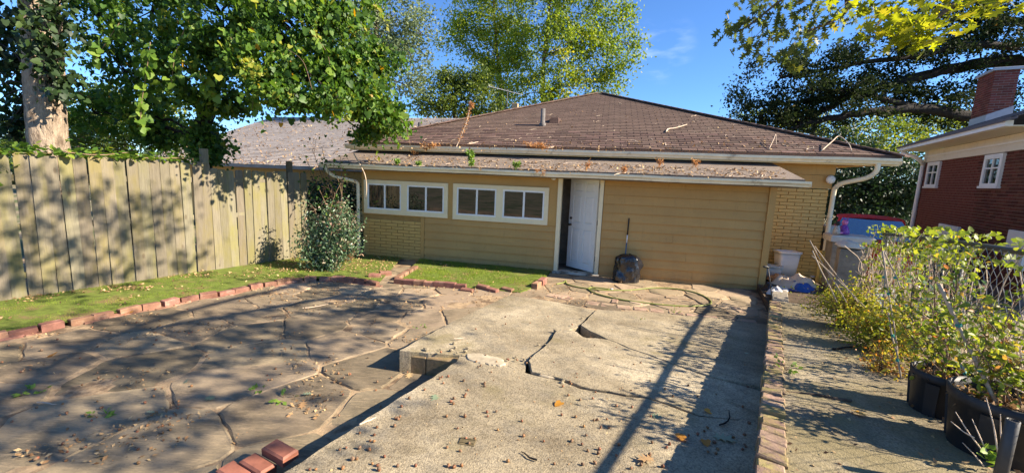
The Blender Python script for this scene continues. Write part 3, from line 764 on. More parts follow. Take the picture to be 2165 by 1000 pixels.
# brick edging of the lawn, curved
le = thing('brick_edging', 'curved brick edging between the mossy lawn strip and the flagstone patio', 'brick edging')
for lvl, (dz, off, seed) in enumerate(((.066, .0, .0), (.0, .03, .11))):
    sp = spline(EP, 14); acc = seed
    for a, b in zip(sp, sp[1:]):
        d = b - a; L = np.linalg.norm(d[:2]); acc += L
        if acc > .222:
            acc -= .222; an = math.atan2(d[1], d[0]); nx, ny = math.sin(an), -math.cos(an)
            place('brick', bmesh_long, le, (a[0] + nx * off, a[1] + ny * off, patio_z(a[0], a[1]) + dz - .025 + R.gauss(0, .010)), (R.gauss(0, .07), R.gauss(0, .05), an + R.gauss(0, .06)), (R.uniform(.8, 1), R.uniform(.9, 1), R.uniform(.85, 1.05)))
# bed beside the house
be = thing('brick_edging', 'short straight brick edging in front of the bright grass bed by the house', 'brick edging')
bz = .14
fr0, fr1 = at_z(836, 592, bz), at_z(984, 605, bz)
for i in range(7):
    p = fr0 + (fr1 - fr0) * (i + .5) / 7; an = math.atan2(*(fr1 - fr0)[[1, 0]])
    place('brick', bmesh_long, be, (p[0], p[1], bz - .02 + R.gauss(0, .006)), (R.gauss(0, .03), R.gauss(0, .03), an + R.gauss(0, .03)), (.93, .9, 1.15))
p0, p1 = at_z(838, 588, bz), at_z(880, 563, bz)
for i in range(4):
    p = p0 + (p1 - p0) * (i + .5) / 4; an = math.atan2(*(p1 - p0)[[1, 0]])
    place('brick', bmesh_long, be, (p[0], p[1], bz - .03), (0, R.gauss(0, .03), an), (1, .9, 1))
p0, p1 = at_z(1128, 606, bz), at_z(1152, 590, bz)
for i in range(2):
    p = p0 + (p1 - p0) * (i + .5) / 2; an = math.atan2(*(p1 - p0)[[1, 0]])
    place('brick', bmesh_long, be, (p[0], p[1], bz - .01), (0, R.gauss(0, .03), an), (1.1, 1, 1.1))
for (q, z, r, lb) in (((987, 614), .1, .0, 'loose red brick lying out in front of the short bed edging'), ((1021, 606), .13, -.25, 'loose flat brick left of two at the right end of the grass bed'), ((1041, 613), .11, -.35, 'largest loose brick tilted at the front of the grass bed'), ((1073, 612), .11, -.3, 'rightmost loose brick half sunk in front of the grass bed'), ((792, 582), .14, .5, 'pale worn brick at the right end of the curved lawn edging'), ((815, 577), .14, .7, 'pale block beside the gap between lawn edging and grass bed')):
    p = at_z(*q, z); tag(place('loose_brick', bmesh_long, None, (p[0], p[1], z - .02), (.05, .04, HROT + r), (.95, .95, 1)), lb, 'brick', 'loose bricks by the grass bed')
bedpoly = [at_z(*q, .13) for q in ((838, 590), (984, 604), (1100, 614), (1134, 602), (1150, 588))]
bp = [(p[0], p[1]) for p in bedpoly] + [tuple(hw(4.4, -.03, 0)[:2]), tuple(hw(1.45, -.03, 0)[:2])]
mb = MB().prism(bp, -.1, lambda x, y: .105 + .015 * mnoise.noise((x * 3, y * 3, 1)))
tag(mb.build('garden_bed', M['turf']), kind='structure')
def inpoly(x, y, P):
    c = False; n = len(P)
    for i in range(n):
        (x1, y1), (x2, y2) = P[i], P[i - 1]
        if (y1 > y) != (y2 > y) and x < (x2 - x1) * (y - y1) / (y2 - y1) + x1: c = not c
    return c
def bed_sample():
    while True:
        x = R.uniform(-2.6, 1.0); y = R.uniform(7.2, 9.4)
        if inpoly(x, y, bp): return (x, y, .1)
grass('bed_grass', bed_sample, 24000, .036)

# ================================================================ the tan house
H = thing('tan_house', 'tan painted brick house with low hipped brown shingle roof and a lean-to addition', 'house', tuple(HA), HROT)
def hpart(name, mb, m, parent=None, smooth=False): return mb.build(name, m, parent or H, smooth)
SR = 8.47; DM = 1.0
# main walls
mw = hpart('main_wall', MB().box(-.05, 9.76, DM, 12.3, -.3, 2.02), M['pmortar'])
hpart('frieze_board', MB().box(8.2, 9.80, DM - .03, DM + .2, 2.035, 2.30), M['siding'])
hpart('frieze_board', MB().box(8.2, 9.82, DM - .05, DM + .2, 2.305, 2.56), M['siding'])
hpart('frieze_board', MB().box(9.762, 9.80, DM + .205, 12.3, 2.03, 2.56), M['siding'])
CRS = .0708
def brick_field(parent, s0, s1, d, z0, z1, L=.285, m=None, seed=0, joint=.014, hgt=None, axis='x', names='brick', clip=True, proud=.014, limit=999):
    rr = random.Random(seed); me = MB().box(-.5, .5, -.02, .02, -.5, .5).mesh('brick', m); rows = int((z1 - z0) / CRS + .01); cnt = 0
    for r in range(rows):
        z = z0 + (r + .5) * CRS; s = s0 - (L / 2 if r % 2 else 0)
        while s < s1:
            a = max(s, s0); b = min(s + L - joint, s1)
            if b - a > .03:
                y = d + .02 - proud + rr.uniform(-.002, .002)
                loc = ((a + b) / 2, y, z) if axis == 'x' else (y, (a + b) / 2, z)
                place(names, me, parent, loc, (0, 0, 0 if axis == 'x' else math.pi / 2), (b - a, 1, CRS - joint)); cnt += 1
            s += L
    return cnt
brick_field(mw, SR + .02, 9.765, DM, .04, 2.03, m=M['pbrick'], seed=4)
brick_me = MB().box(-.5, .5, -.5, .5, -.5, .5).mesh('brick', M['pbrick'])
for r in range(0, 28, 2):                                        # toothed corner
    place('brick', brick_me, mw, (9.765, DM + .06, .04 + (r + .5) * CRS), (0, 0, 0), (.016, .10, CRS - .011))
# addition
aw = hpart('addition_wall', MB().box(0, 4.46, .02, .14, -.25, 2.12).box(5.38, SR - .02, .02, .14, -.25, 2.12).box(0.003, .12, .143, DM - .01, -.25, 2.2).box(SR - .12, SR - .023, .143, DM - .01, -.25, 2.2), M['pmortar'])
brick_field(aw, .02, 1.44, .02, -.06, 1.0, m=M['pbrick'], seed=5)
hpart('foundation_strip', MB().box(-.02, 4.4, -.03, .018, -.3, .03), M['stone'])
hpart('floor_slab', MB().box(.1, SR - .1, .145, DM - .02, -.2, .06), M['stone'])
hpart('interior_wall', MB().box(.14, SR - .14, DM - .06, DM - .012, .07, 2.3), M['stone'])
hpart('ceiling', MB().box(.14, SR - .14, .15, DM - .07, 2.10, 2.13), M['dark'])
# lap siding: each board is a wedge, lower edge proud
def siding(s0, s1, z0, z1, exp=.176, parent=aw):
    n = int(math.ceil((z1 - z0) / exp - .05))
    for i in range(n):
        a = z0 + i * exp + .004; b = min(a + exp - .004, z1)
        cuts = [s0, s1] if i % 2 else [s0, s0 + (s1 - s0) * R.uniform(.25, .75), s1]
        for p, q in zip(cuts, cuts[1:]):
            p2, q2 = p + (.0015 if p > s0 else 0), q - (.0015 if q < s1 else 0); w = R.uniform(-.0015, .0015); mb = MB()
            mb.add([(p2, -.019 + w, a), (q2, -.019 - w, a), (q2, .018, a), (p2, .018, a), (p2, .013, b), (q2, .013, b), (q2, .018, b), (p2, .018, b)],
                   [(3, 2, 1, 0), (4, 5, 6, 7), (0, 1, 5, 4), (1, 2, 6, 5), (2, 3, 7, 6), (3, 0, 4, 7)])
            mb.build('siding_board', M['siding'], parent)
siding(1.53, 4.455, .035, 1.035)
siding(5.385, 8.355, -.2, 2.09)
hpart('corner_trim', MB().box(8.36, SR + .005, -.036, .019, -.25, 2.09), M['siding'])
hpart('corner_trim', MB().box(SR - .02, SR + .004, .0195, .10, -.25, 2.09), M['siding'])
hpart('trim_strip', MB().box(1.445, 1.525, -.015, .018, .0, 1.03), M['siding'])
hpart('wall_panel', MB().box(-.01, 4.455, -.008, .018, 1.04, 2.09), M['panel'])
# windows
def window(s0, z0, s1, z1, sashes, lab):
    wn = hpart('window', MB().box(s0, s1, -.045, -.009, z1 - .075, z1).box(s0, s1, -.045, -.009, z0, z0 + .10).box(s0, s0 + .085, -.045, -.009, z0 + .10, z1 - .075).box(s1 - .085, s1, -.045, -.009, z0 + .10, z1 - .075)
               .box(sashes[0][1], sashes[1][0], -.045, -.009, z0 + .10, z1 - .075), M['cream'])
    wn['label'] = lab
    for a, b in sashes:
        c = (a + b) / 2 + .01; za, zb = z0 + .10, z1 - .075; fw = .035; mb = MB()
        mb.box(a, b, -.036, -.011, zb - fw, zb).box(a, b, -.052, -.011, za, za + fw).box(a, a + fw, -.036, -.011, za + fw, zb - fw).box(b - fw, b, -.036, -.011, za + fw, zb - fw).box(c - .02, c + .02, -.034, -.011, za + fw, zb - fw)
        mb.build('window_frame', M['sash'], wn)
        for p, q in ((a + fw, c - .02), (c + .02, b - fw)):
            MB().box(p, q, -.022, -.014, za + fw, zb - fw).build('pane', M['glass'], wn, False, (0, 0, 0))
window(.06, 1.06, 2.08, 1.815, ((.145, .98), (1.12, 1.995)), 'left double sliding window in a cream board surround')
window(2.20, 1.05, 4.28, 1.82, ((2.285, 3.17), (3.31, 4.195)), 'right double sliding window in a cream board surround')
# doorway
dfm = hpart('door_frame', MB().box(4.46, 4.54, -.04, .15, .11, 2.09).box(5.30, 5.375, -.04, .15, .11, 2.09).box(4.54, 5.30, -.04, .15, 2.06, 2.09), M['cream'])
hpart('threshold', MB().cbox(4.44, 5.40, -.07, .15, -.02, .105, .012), mat('worn_threshold', (.52, .47, .38), .8, .25, 6, .3, stain=((.16, .12, .08), 4, .5, .62)))
W_, Hh = .755, 1.935
door = MB().box(0, W_, 0, .026, 0, Hh).build('door', M['white'], H)
door.location = (5.298, .10, .115); door.rotation_euler = (0, 0, math.pi + math.radians(-38))
# local x runs from the hinge to the latch; +y of the leaf faces the yard
xs = (0, .10, .335, .42, .655, W_); zs = (0, .13, .86, .99, 1.56, 1.65, 1.84, Hh)
fr_ = MB()
for a, b in ((0, .10), (.335, .42), (.655, W_)): fr_.box(a, b, .0265, .047, 0, Hh)
for a, b in ((0, .13), (.86, .99), (1.56, 1.65), (1.84, Hh)):
    for c, d in ((.1005, .3345), (.4205, .6545)): fr_.box(c, d, .0265, .0468, a, b)
fr_.build('door_frame_rails', M['white'], door)
for c0, c1 in ((.1005, .3345), (.4205, .6545)):
    for z0, z1 in ((.13, .86), (.99, 1.56), (1.65, 1.84)):
        m_ = .035; pm = MB(); v = [(c0 + .012, .027, z0 + .012), (c1 - .012, .027, z0 + .012), (c1 - .012, .027, z1 - .012), (c0 + .012, .027, z1 - .012), (c0 + m_, .041, z0 + m_), (c1 - m_, .041, z0 + m_), (c1 - m_, .041, z1 - m_), (c0 + m_, .041, z1 - m_)]
        pm.add(v, [(0, 4, 5, 1), (1, 5, 6, 2), (2, 6, 7, 3), (3, 7, 4, 0), (4, 7, 6, 5)]); pm.build('door_panel', M['white'], door)
kn = [(.0, 0), (.026, 0), (.026, .006), (.012, .012), (.012, .03), (.027, .04), (.027, .055), (.012, .064), (0.001, .065)]
for z in (.93, 1.07):
    q = MB().lathe(kn[1:] if z < 1 else [(.028, 0), (.028, .018), (.018, .024)], 14); q.v = [(x, zz + .047, y) for x, y, zz in q.v]
    q.build('door_knob' if z < 1 else 'deadbolt', M['knob'], door, True, (.69, 0, z))
for z in (.25, 1.0, 1.75): hpart('hinge', MB().box(5.288, 5.3, .085, .10, .1 + z, .2 + z), M['knob'])
# addition roof, gutter, fascia
def arz(d): return 2.175 + (d + .44) * .265
ar = MB(); ar.hexa([(-.66, -.44, arz(-.44) - .04), (8.74, -.44, arz(-.44) - .04), (8.60, .92, arz(.92) - .04), (-.60, .92, arz(.92) - .04),
                    (-.66, -.44, arz(-.44)), (8.74, -.44, arz(-.44)), (8.60, .92, arz(.92)), (-.60, .92, arz(.92))])
adroof = hpart('addition_roof', ar, M['rolled'])
hpart('fascia_board', MB().box(-.62, 8.66, -.425, -.395, 2.02, 2.133), M['dirtymetal'])
hpart('soffit', MB().box(-.6, 8.6, -.39, .016, 2.095, 2.118), M['panel'])
def gutter(s0, s1, dback, z0, z1, wd, name='gutter', sag=0):
    mb = MB(); t = .006; prof = [(0, z1), (0, z0), (-wd * .7, z0), (-wd * .8, z0 + .035), (-wd, z0 + .06), (-wd, z1), (-wd + t * 2, z1), (-wd + t * 2, z0 + .065), (-wd * .78, z0 + .04), (-wd * .68, z0 + t), (-t, z0 + t), (-t, z1)]
    n = len(prof); st = 24; v = []; f = []
    for i in range(st + 1):
        x = s0 + (s1 - s0) * i / st; dz = sag * math.sin(i * .9) + sag * .5 * math.sin(i * 2.3)
        v += [(x, dback + a, b + dz) for a, b in prof]
    for i in range(st):
        for j in range(n): f.append((i * n + j, i * n + (j + 1) % n, (i + 1) * n + (j + 1) % n, (i + 1) * n + j))
    mb.add(v, f); mb.box(s0 - .004, s0 + .001, dback - wd, dback, z0 + .002, z1); mb.box(s1 - .001, s1 + .004, dback - wd, dback, z0 + .002, z1)
    g = hpart(name, mb, M['gutter'])
    for i in range(int((s1 - s0) / .62)):
        x = s0 + .3 + i * .62 + R.uniform(-.05, .05)
        MB().box(x - .012, x + .012, dback - wd + .004, dback - .001, z1 - .014, z1 - .008).build('bracket', M['metal'], g)
    return g
gutter(-.71, 8.80, -.43, 2.045, 2.142, .115, sag=.004)
MB().box(-.70, 8.78, -.53, -.44, 2.085, 2.098).build('gutter_debris', M['litter'] if False else M['dirtymetal'], H)
# main roof
EZ, ED, S0, S1 = 2.685, .60, -.74, 10.70
AP = (4.98, 6.32, 4.93); RB = (4.98, 11.0, 4.93); BK = 14.0
rf = MB()
rf.add([(S0, ED, EZ), (S1, ED, EZ), AP, RB, (S1, BK, EZ), (S0, BK, EZ), (S0, ED, EZ - .05), (S1, ED, EZ - .05), (S1, BK, EZ - .05), (S0, BK, EZ - .05)],
       [(0, 1, 2), (1, 4, 3, 2), (4, 5, 3), (5, 0, 2, 3), (0, 6, 7, 1), (1, 7, 8, 4), (4, 8, 9, 5), (5, 9, 6, 0), (6, 9, 8, 7)])
roof = hpart('roof', rf, M['shingle'])
slope = np.array([0, AP[1] - ED, AP[2] - EZ]); SL = np.linalg.norm(slope); sd = slope / SL; sn = np.array([0, -sd[2], sd[1]])
EXP, TW = .142, .305; PIT = math.atan2(sd[2], sd[1])
shm = [MB().add([(-TW / 2 + .008, 0, .013), (TW / 2 - .008, 0, .013), (TW / 2 - .008, EXP - .004, .004), (-TW / 2 + .008, EXP - .004, .004), (-TW / 2 + .008, 0, 0), (TW / 2 - .008, 0, 0), (TW / 2 - .008, EXP - .004, -.002), (-TW / 2 + .008, EXP - .004, -.002)],
       [(0, 1, 2, 3), (4, 7, 6, 5), (0, 4, 5, 1), (1, 5, 6, 2), (2, 6, 7, 3), (3, 7, 4, 0)]).mesh('shingle', M['shingle'])][0]
rest = MB(); cnt = 0
nrow = int(SL / EXP)
for r in range(nrow):
    t0 = r * EXP; t1 = t0 + EXP
    def ed(t, left): fr_ = t / SL; return (S0 + (AP[0] - S0) * fr_) if left else (S1 + (AP[0] - S1) * fr_)
    l0, l1, r0, r1 = ed(t0, True), ed(t1, True), ed(t0, False), ed(t1, False)
    x = S0 - (r * .1525 % TW) - .02
    while x < r0:
        a0, a1 = max(x + .007, l0), min(x + TW - .007, r0); b0, b1 = max(x + .007, l1), min(x + TW - .007, r1)
        if a1 - a0 > .03:
            whole = a1 - a0 > TW - .016 and b1 - b0 > TW - .016
            base = np.array([0, ED, EZ]) + sd * t0
            if whole and cnt < 296:
                p = base + np.array([x + TW / 2, 0, 0]) + sn * (.001 + R.uniform(0, .003))
                place('shingle', shm, roof, tuple(p), (PIT, R.gauss(0, .004), 0)); cnt += 1
            else:
                b0, b1 = min(b0, b1), max(b0, b1)
                lift = .001 + R.uniform(0, .003)
                def pt(xx, t, h): q = np.array([xx, ED, EZ]) + sd * t + sn * h; return tuple(q)
                if b1 - b0 < .005: b0 = b1 = min(max((a0 + a1) / 2, l1), r1); b1 += .004
                rest.add([pt(a0, t0, .011 + lift), pt(a1, t0, .011 + lift), pt(b1, t1 + .008, .003), pt(b0, t1 + .008, .003), pt(a0, t0, 0), pt(a1, t0, 0)], [(0, 1, 2, 3), (0, 4, 5, 1), (1, 5, 2), (0, 3, 4)])
        x += TW
tag(hpart('shingles', rest, M['shingle'], roof), kind='stuff')
capm = MB().cbox(-.13, .13, -.15, .15, -.01, .02, .006).mesh('hip_cap', M['shingle'])
for c0, sgn in (((S0, ED, EZ), 1), ((S1, ED, EZ), -1)):
    c0 = np.array(c0); c1 = np.array(AP); d = c1 - c0; L = np.linalg.norm(d)
    for i in range(int(L / .21)):
        p = c0 + d * ((i + .4) * .21 / L); place('hip_cap', capm, roof, tuple(p + np.array([0, 0, .016])), (math.asin(d[2] / L) + .04, 0, math.atan2(d[1], d[0]) - math.pi / 2))
hpart('fascia_board', MB().box(S0 + .03, S1 - .03, ED + .012, ED + .035, 2.50, 2.63), M['cream'])
hpart('soffit', MB().box(S0 + .03, S1 - .03, ED + .04, DM - .055, 2.565, 2.585).box(9.83, S1 - .03, DM - .05, 12, 2.565, 2.585), M['panel'])
gutter(S0 - .03, S1 - .06, ED + .008, 2.525, 2.632, .125, sag=.004)
hpart('gutter_return', MB().box(S1 - .056, S1 - .03, ED - .05, 13, 2.53, 2.64), M['gutter'])
# downspouts
def pipe(name, pts, r=.036, m='gutter', n=5):
    mb = MB(); mb.tube(spline(pts, n), r, 8); return hpart(name, mb, M[m], smooth=True)
pipe('downspout', [(-.55, -.49, 2.06), (-.55, -.49, 1.98), (-.42, -.40, 1.86), (-.2, -.22, 1.80), (-.07, -.11, 1.74), (-.055, -.09, 1.6), (-.055, -.09, 1.0), (-.055, -.09, .25), (-.05, -.15, .16)], .038)
ds = hl(1838, 345, .55); 
pipe('downspout', [(10.30, .55, 2.54), (10.30, .56, 2.40), (10.2, .64, 2.27), (9.95, .84, 2.17), (9.86, .93, 2.08), (9.84, .95, 1.9), (9.84, .95, 1.0), (9.84, .95, .0)], .045)
# small fittings
fx = hl(1776, 366, .92); q = MB().lathe([(.001, 0), (.075, .01), (.085, .04), (.06, .07), (.001, .075)], 16); q.v = [(x, -z, y) for x, y, z in q.v]
hpart('wall_light', q, M['white'], smooth=True).location = (9.74, DM - .05, 2.22)
q = MB().lathe([(.001, 0), (.045, .01), (.05, .04), (.001, .05)], 12); q.v = [(x, -z, y) for x, y, z in q.v]
hpart('wall_light', q, M['white'], smooth=True).location = (4.36, -.01, 2.03)
def roofpt(s, d): return EZ + (d - ED) * (AP[2] - EZ) / (AP[1] - ED)
vs, vd = 3.72, 2.25; vz = roofpt(vs, vd)
hpart('vent_pipe', MB().lathe([(.10, -.06), (.085, .06), (.06, .075), (.055, .42), (.04, .42), (.04, .35)], 14, (vs, vd, vz)), mat('vent_grey', (.14, .125, .115), .7, .3, 10, .2), smooth=True)
vs2, vd2 = 3.98, 2.55; vz2 = roofpt(vs2, vd2)
bm_ = MB(); bm_.add([(vs2 - .12, vd2 - .1, vz2 - .03), (vs2 + .12, vd2 - .1, vz2 - .03), (vs2 + .14, vd2 + .3, vz2 + .12), (vs2 - .14, vd2 + .3, vz2 + .12), (vs2 - .10, vd2 - .02, vz2 + .13), (vs2 + .10, vd2 - .02, vz2 + .13)], [(0, 1, 5, 4), (1, 2, 5), (0, 4, 3), (4, 5, 2, 3), (0, 3, 2, 1)])
hpart('roof_vent', bm_, M['shingle'])
# stub chimney and aerial beyond the left hip
cp = at_plane(1087, 232, HA + HN * 8.6, HN); ch = cp - HA; cs, cz = ch @ HE, cp[2]
hpart('stub_chimney', MB().cbox(cs - .11, cs + .13, 8.6, 8.85, cz - .7, cz + .26, .015), mat('tan_stucco', (.42, .30, .16), .9, .2, 6, .3))
an = thing('tv_aerial', 'thin old television aerial on a mast behind the left roof hip', 'aerial', tuple(hw(cs - .33, 8.7, cz - .6)), HROT)
MB().tube([(0, 0, 0), (0, 0, 1.42)], .022, 6).build('mast', M['darkmetal'], an)
bmm = MB().tube([(-.75, -.2, 1.50), (.62, .15, 1.22)], .013, 5); bmm.build('boom', M['metal'], an)
for i in range(9):
    t = i / 8; c = np.array([-.75 + 1.37 * t, -.2 + .35 * t, 1.50 - .28 * t]); l = .42 - .2 * t
    MB().tube([c + np.array([-.25 * l, l, .02 * i]), c - np.array([-.25 * l, l, -.01])], .007, 4).build('element', M['metal'], an)

# ================================================================ debris on the roofs
def roof_surface(px, py):
    """point on the main roof's front slope seen at a pixel"""
    n = HN * (-sd[2]) + np.array([0, 0, sd[1]]); return at_plane(px, py, hw(0, ED, EZ), n)
def add_surface(px, py):
    n = HN * (-.265) + np.array([0, 0, 1.]); n /= np.linalg.norm(n); return at_plane(px, py, hw(0, -.44, arz(-.44)), n)
def twig_mesh(seed, L, bend, rad, fork=True):
    rr = random.Random(seed); p = np.zeros(3); d = np.array([1., 0, 0]); pts = [p]
    for _ in range(5):
        d = d + np.array([0, rr.gauss(0, bend), rr.gauss(0, bend * .25)]); d /= np.linalg.norm(d); p = p + d * L / 5; p[2] = abs(p[2]) * .5; pts.append(p)
    mb = MB(); mb.tube(pts, [rad, rad, rad * .9, rad * .8, rad * .6, rad * .4], 5)
    if fork: q = pts[2]; mb.tube([q, q + np.array([.14 * L, rr.choice((-1, 1)) * .16 * L, .02]), q + np.array([.3 * L, rr.choice((-1, 1)) * .2 * L, .03])], rad * .55, 4)
    return mb.mesh('twig', M['twig'])
TW_M = [twig_mesh(i, 1, .35 + .1 * (i % 4), .028 + .006 * (i % 3), i % 2 == 0) for i in range(10)]
rn = HN * (-sd[2]) + np.array([0, 0, sd[1]])
def on_slope(o, p, nrm, rot):
    o.location = tuple(p); zq = Vector(nrm).to_track_quat('Z', 'Y'); o.rotation_euler = (zq @ Matrix.Rotation(rot, 3, 'Z').to_quaternion()).to_euler()
cnt = 0; tries = 0
BIG = [((1390, 283), .55, 'long pale curved branch'), ((1840, 330), .5, 'x'), ((1800, 322), .5, 'x'), ((1030, 262), .42, 'x'), ((1265, 300), .4, 'x'), ((1640, 305), .35, 'x')]
while cnt < 80 and tries < 4000:
    tries += 1
    x, y = R.uniform(840, 1850), 210 + 115 * R.random() ** .7
    lo = 198 + (abs(x - 1270) * (.235 if x < 1270 else .213)) + 8
    if y < lo or y > 318: continue
    p = roof_surface(x, y); o = bpy.data.objects.new('twig', R.choice(TW_M)); link(o)
    L = R.choice((.06, .08, .10, .13, .17, .24)) * R.uniform(.8, 1.3); o.scale = (L, L, L * .8); on_slope(o, p + rn * .018, rn, R.uniform(0, 6.28))
    tag(o, 'dry bleached twig lying on the brown shingles of the main roof', 'twig', 'twigs lying on the main roof'); cnt += 1
an_ = HN * (-.265) + np.array([0, 0, 1.]); an_ /= np.linalg.norm(an_)
for _ in range(60):
    x = R.uniform(780, 1650); y = np.interp(x, [780, 1650], [333, 363]) + R.uniform(-3, 16); p = add_surface(x, y)
    o = bpy.data.objects.new('twig', R.choice(TW_M)); link(o); L = R.uniform(.1, .34); o.scale = (L, L * .8, L * .6); on_slope(o, p + an_ * .012, an_, R.gauss(0, .5) + R.choice((0, 3.14)))
    tag(o, 'dry brown twig lying on the lean-to roof', 'twig', 'twigs lying on the lean-to roof')
lp = []
for _ in range(1500):
    x = R.uniform(760, 1660); y = np.interp(x, [760, 1660], [331, 364]) + R.uniform(-4, 19) * R.random() ** .3; lp.append(add_surface(x, y) + an_ * .008)
for _ in range(700):
    x = R.uniform(840, 1850); y = 300 + R.uniform(0, 22) if R.random() < .6 else R.uniform(230, 315)
    lo = 204 + (abs(x - 1270) * (.235 if x < 1270 else .213))
    if y > lo and y < 322: lp.append(roof_surface(x, y) + rn * .016)
tag(place('roof_litter', leaf_mesh('roof_litter', lp, rng.uniform(.025, .075, len(lp)), 'dia', M['litter'], 'up')), kind='stuff')
# bigger bent branches
def branch_obj(name, pts, r0, r1, m, label, cat, group=None, sides=6):
    b = np.array(pts[0]); mb = MB(); limb_mb(mb, [np.array(p) - b for p in pts], r0, r1, sides, 5); return tag(mb.build(name, m, None, True, tuple(b)), label, cat, group)
branch_obj('fallen_branch', [roof_surface(x, y) + rn * .03 for x, y in ((1408, 282), (1412, 276), (1425, 274), (1440, 270), (1452, 266))], .018, .008, M['twig'], 'bleached hooked branch in the middle of the right roof slope', 'branch')
branch_obj('fallen_branch', [roof_surface(x, y) + rn * z for x, y, z in ((1735, 322, .02), (1755, 312, .12), (1768, 306, .17), (1790, 314, .1), (1800, 322, .02))], .012, .007, M['twig'], 'arched pale branch near the right end of the main gutter', 'branch')
branch_obj('fallen_branch', [roof_surface(x, y) + rn * z for x, y, z in ((1625, 318, .02), (1632, 308, .12), (1636, 301, .16), (1640, 312, .05))], .010, .006, M['twig'], 'short pale twig standing upright above the main gutter', 'branch')
hp = [at_plane(*q, HA + HN * -.58, HN) for q in ((748, 325), (763, 352), (772, 372), (775, 398), (773, 420))]
branch_obj('hanging_stem', hp, .014, .009, M['twig'], 'long pale dry stem hanging from the lean-to gutter over the left window', 'stem')
# dry ferns and stalks growing from the gutters
def tuft(name, label, cat, p, n, L, m, up=.8, shape='nar', ls=.05, spread=.6, group=None, stemm='twig'):
    t = thing(name, label, cat, tuple(p), group=group); mb = MB(); P = []; D = []
    for i in range(n):
        a = R.uniform(0, 6.28); rr = R.uniform(.5, 1) * L; e = np.array([math.cos(a) * spread, math.sin(a) * spread * .6, up]) * rr
        pts = [np.zeros(3), e * .5 + np.array([0, 0, .12 * rr]), e]; sp = spline(pts, 4); mb.tube(sp, .003, 3)
        for q in sp[1:]:
            for _ in range(3): P.append(q + rng.normal(0, .012, 3))
    mb.build('stem', M[stemm], t); place('foliage', leaf_mesh('foliage', P, rng.uniform(.6, 1.3, len(P)) * ls, shape, m, 'any'), t); return t
for i, (x, y, L, n) in enumerate(((915, 316, .3, 9), (900, 320, .22, 7), (1130, 315, .34, 10), (1150, 318, .24, 8), (880, 330, .16, 6))):
    p = at_plane(x, y - 4, HA + HN * .5, HN); tuft('dry_fern', ['rusty dry fern tuft at the left of the main gutter', 'low dry fern patch beside the left gutter fern', 'largest rusty dry fern drooping over the middle of the main gutter', 'smaller dry fern right of the largest gutter fern', 'tiny dry fern at the left end of the main gutter'][i], 'fern', p, n, L, M['fern_dry'], .25, 'nar', .055, .9, 'dry ferns in the gutters')
for i, (x, y) in enumerate(((1135, 362), (1150, 365), (1395, 350), (1470, 352), (1240, 358), (1320, 365))):
    p = at_plane(x, y, HA + HN * -.5, HN); tuft('dry_fern', ['dry weed hanging from the lean-to gutter left of the door', 'dry fern in the lean-to gutter above the left door jamb', 'rust coloured weed standing in the right part of the lean-to gutter', 'rust coloured stalk at the right of the lean-to gutter', 'small dry weed in the lean-to gutter above the door', 'small dry weed in the lean-to gutter right of the door'][i], 'fern', p, 5, .16, M['fern_dry'], -.3 if i < 2 else .9, 'nar', .045, .5, 'dry ferns in the gutters')
st = at_plane(962, 318, HA + HN * .5, HN); s1 = at_plane(985, 262, HA + HN * .5, HN); s2 = at_plane(995, 222, HA + HN * .5, HN)
t = thing('dry_stalk', 'tall rusty seed stalk leaning up out of the main gutter', 'stalk', tuple(st)); mb = MB(); sp = spline([np.zeros(3), s1 - st, s2 - st, s2 - st + np.array([.03, 0, -.03])], 8); mb.tube(sp, .012, 5); mb.build('stem', M['twig'], t)
place('seed_head', leaf_mesh('seed_head', [p + rng.normal(0, .018, 3) for p in sp[3:] for _ in range(14)], .05, 'nar', M['fern_dry'], 'any'), t)
p = at_plane(997, 350, HA + HN * -.5, HN); tuft('gutter_weed', 'fresh green weed growing upright in the lean-to gutter', 'weed', p, 6, .36, M['weed'], 1.0, 'dia', .075, .25, stemm='vinestem')
for i, (x, y) in enumerate(((885, 352), (1090, 354), (840, 345))):
    p = at_plane(x, y, HA + HN * -.48, HN); tuft('gutter_weed', ['low green weed in the lean-to gutter above the left window', 'low green weed in the lean-to gutter above the right window', 'yellowish weed at the left end of the lean-to gutter'][i], 'weed', p, 6, .12, M['weed'], .7, 'dia', .05, .8, stemm='vinestem')

# ================================================================ wooden fence on the left
fang = math.atan2(fl[1], fl[0]); FL = np.linalg.norm(F1 - F0); PITCH = .1425
fence = thing('wooden_fence', 'weathered dog-eared wooden board fence stained with algae, along the left of the yard', 'fence', (0, 0, 0))
def board_mesh(h, wd):
    c = .022; e = [(-wd / 2, 0), (wd / 2, 0), (wd / 2, h - c * 1.2), (wd / 2 - c, h), (-wd / 2 + c, h), (-wd / 2, h - c * 1.2)]
    mb = MB(); n = 6; mb.add([(x, -.009, z) for x, z in e] + [(x, .009, z) for x, z in e], [tuple(range(6)), tuple(range(11, 5, -1))] + [((i + 1) % n, i, n + i, n + (i + 1) % n) for i in range(n)])
    return mb.mesh('board', M['fence'])
B1 = [board_mesh(2.02 + a, .138) for a in (-.015, 0, .012)]; B2 = [board_mesh(1.90 + a, .137) for a in (-.015, 0, .012)]
tsec = ((at_z(440, 575, .06) - F0) @ fl)
i = -22
while True:
    t = i * PITCH + .04
    if t > FL - .02: break
    p = F0 + fl * t; bm = R.choice(B1 if t < tsec else B2)
    gz = patio_z(p[0], p[1]) - .03 if t > 0 else .06
    place('board', bm, fence, (p[0] + R.gauss(0, .004), p[1] + R.gauss(0, .004), gz - .02 if t < tsec else gz + .0), (R.gauss(0, .006), R.gauss(0, .006), fang + R.gauss(0, .008)), (R.uniform(.965, 1.0), 1, 1)); i += 1
bk = np.array([-Q_R[0], -Q_R[1], 0])
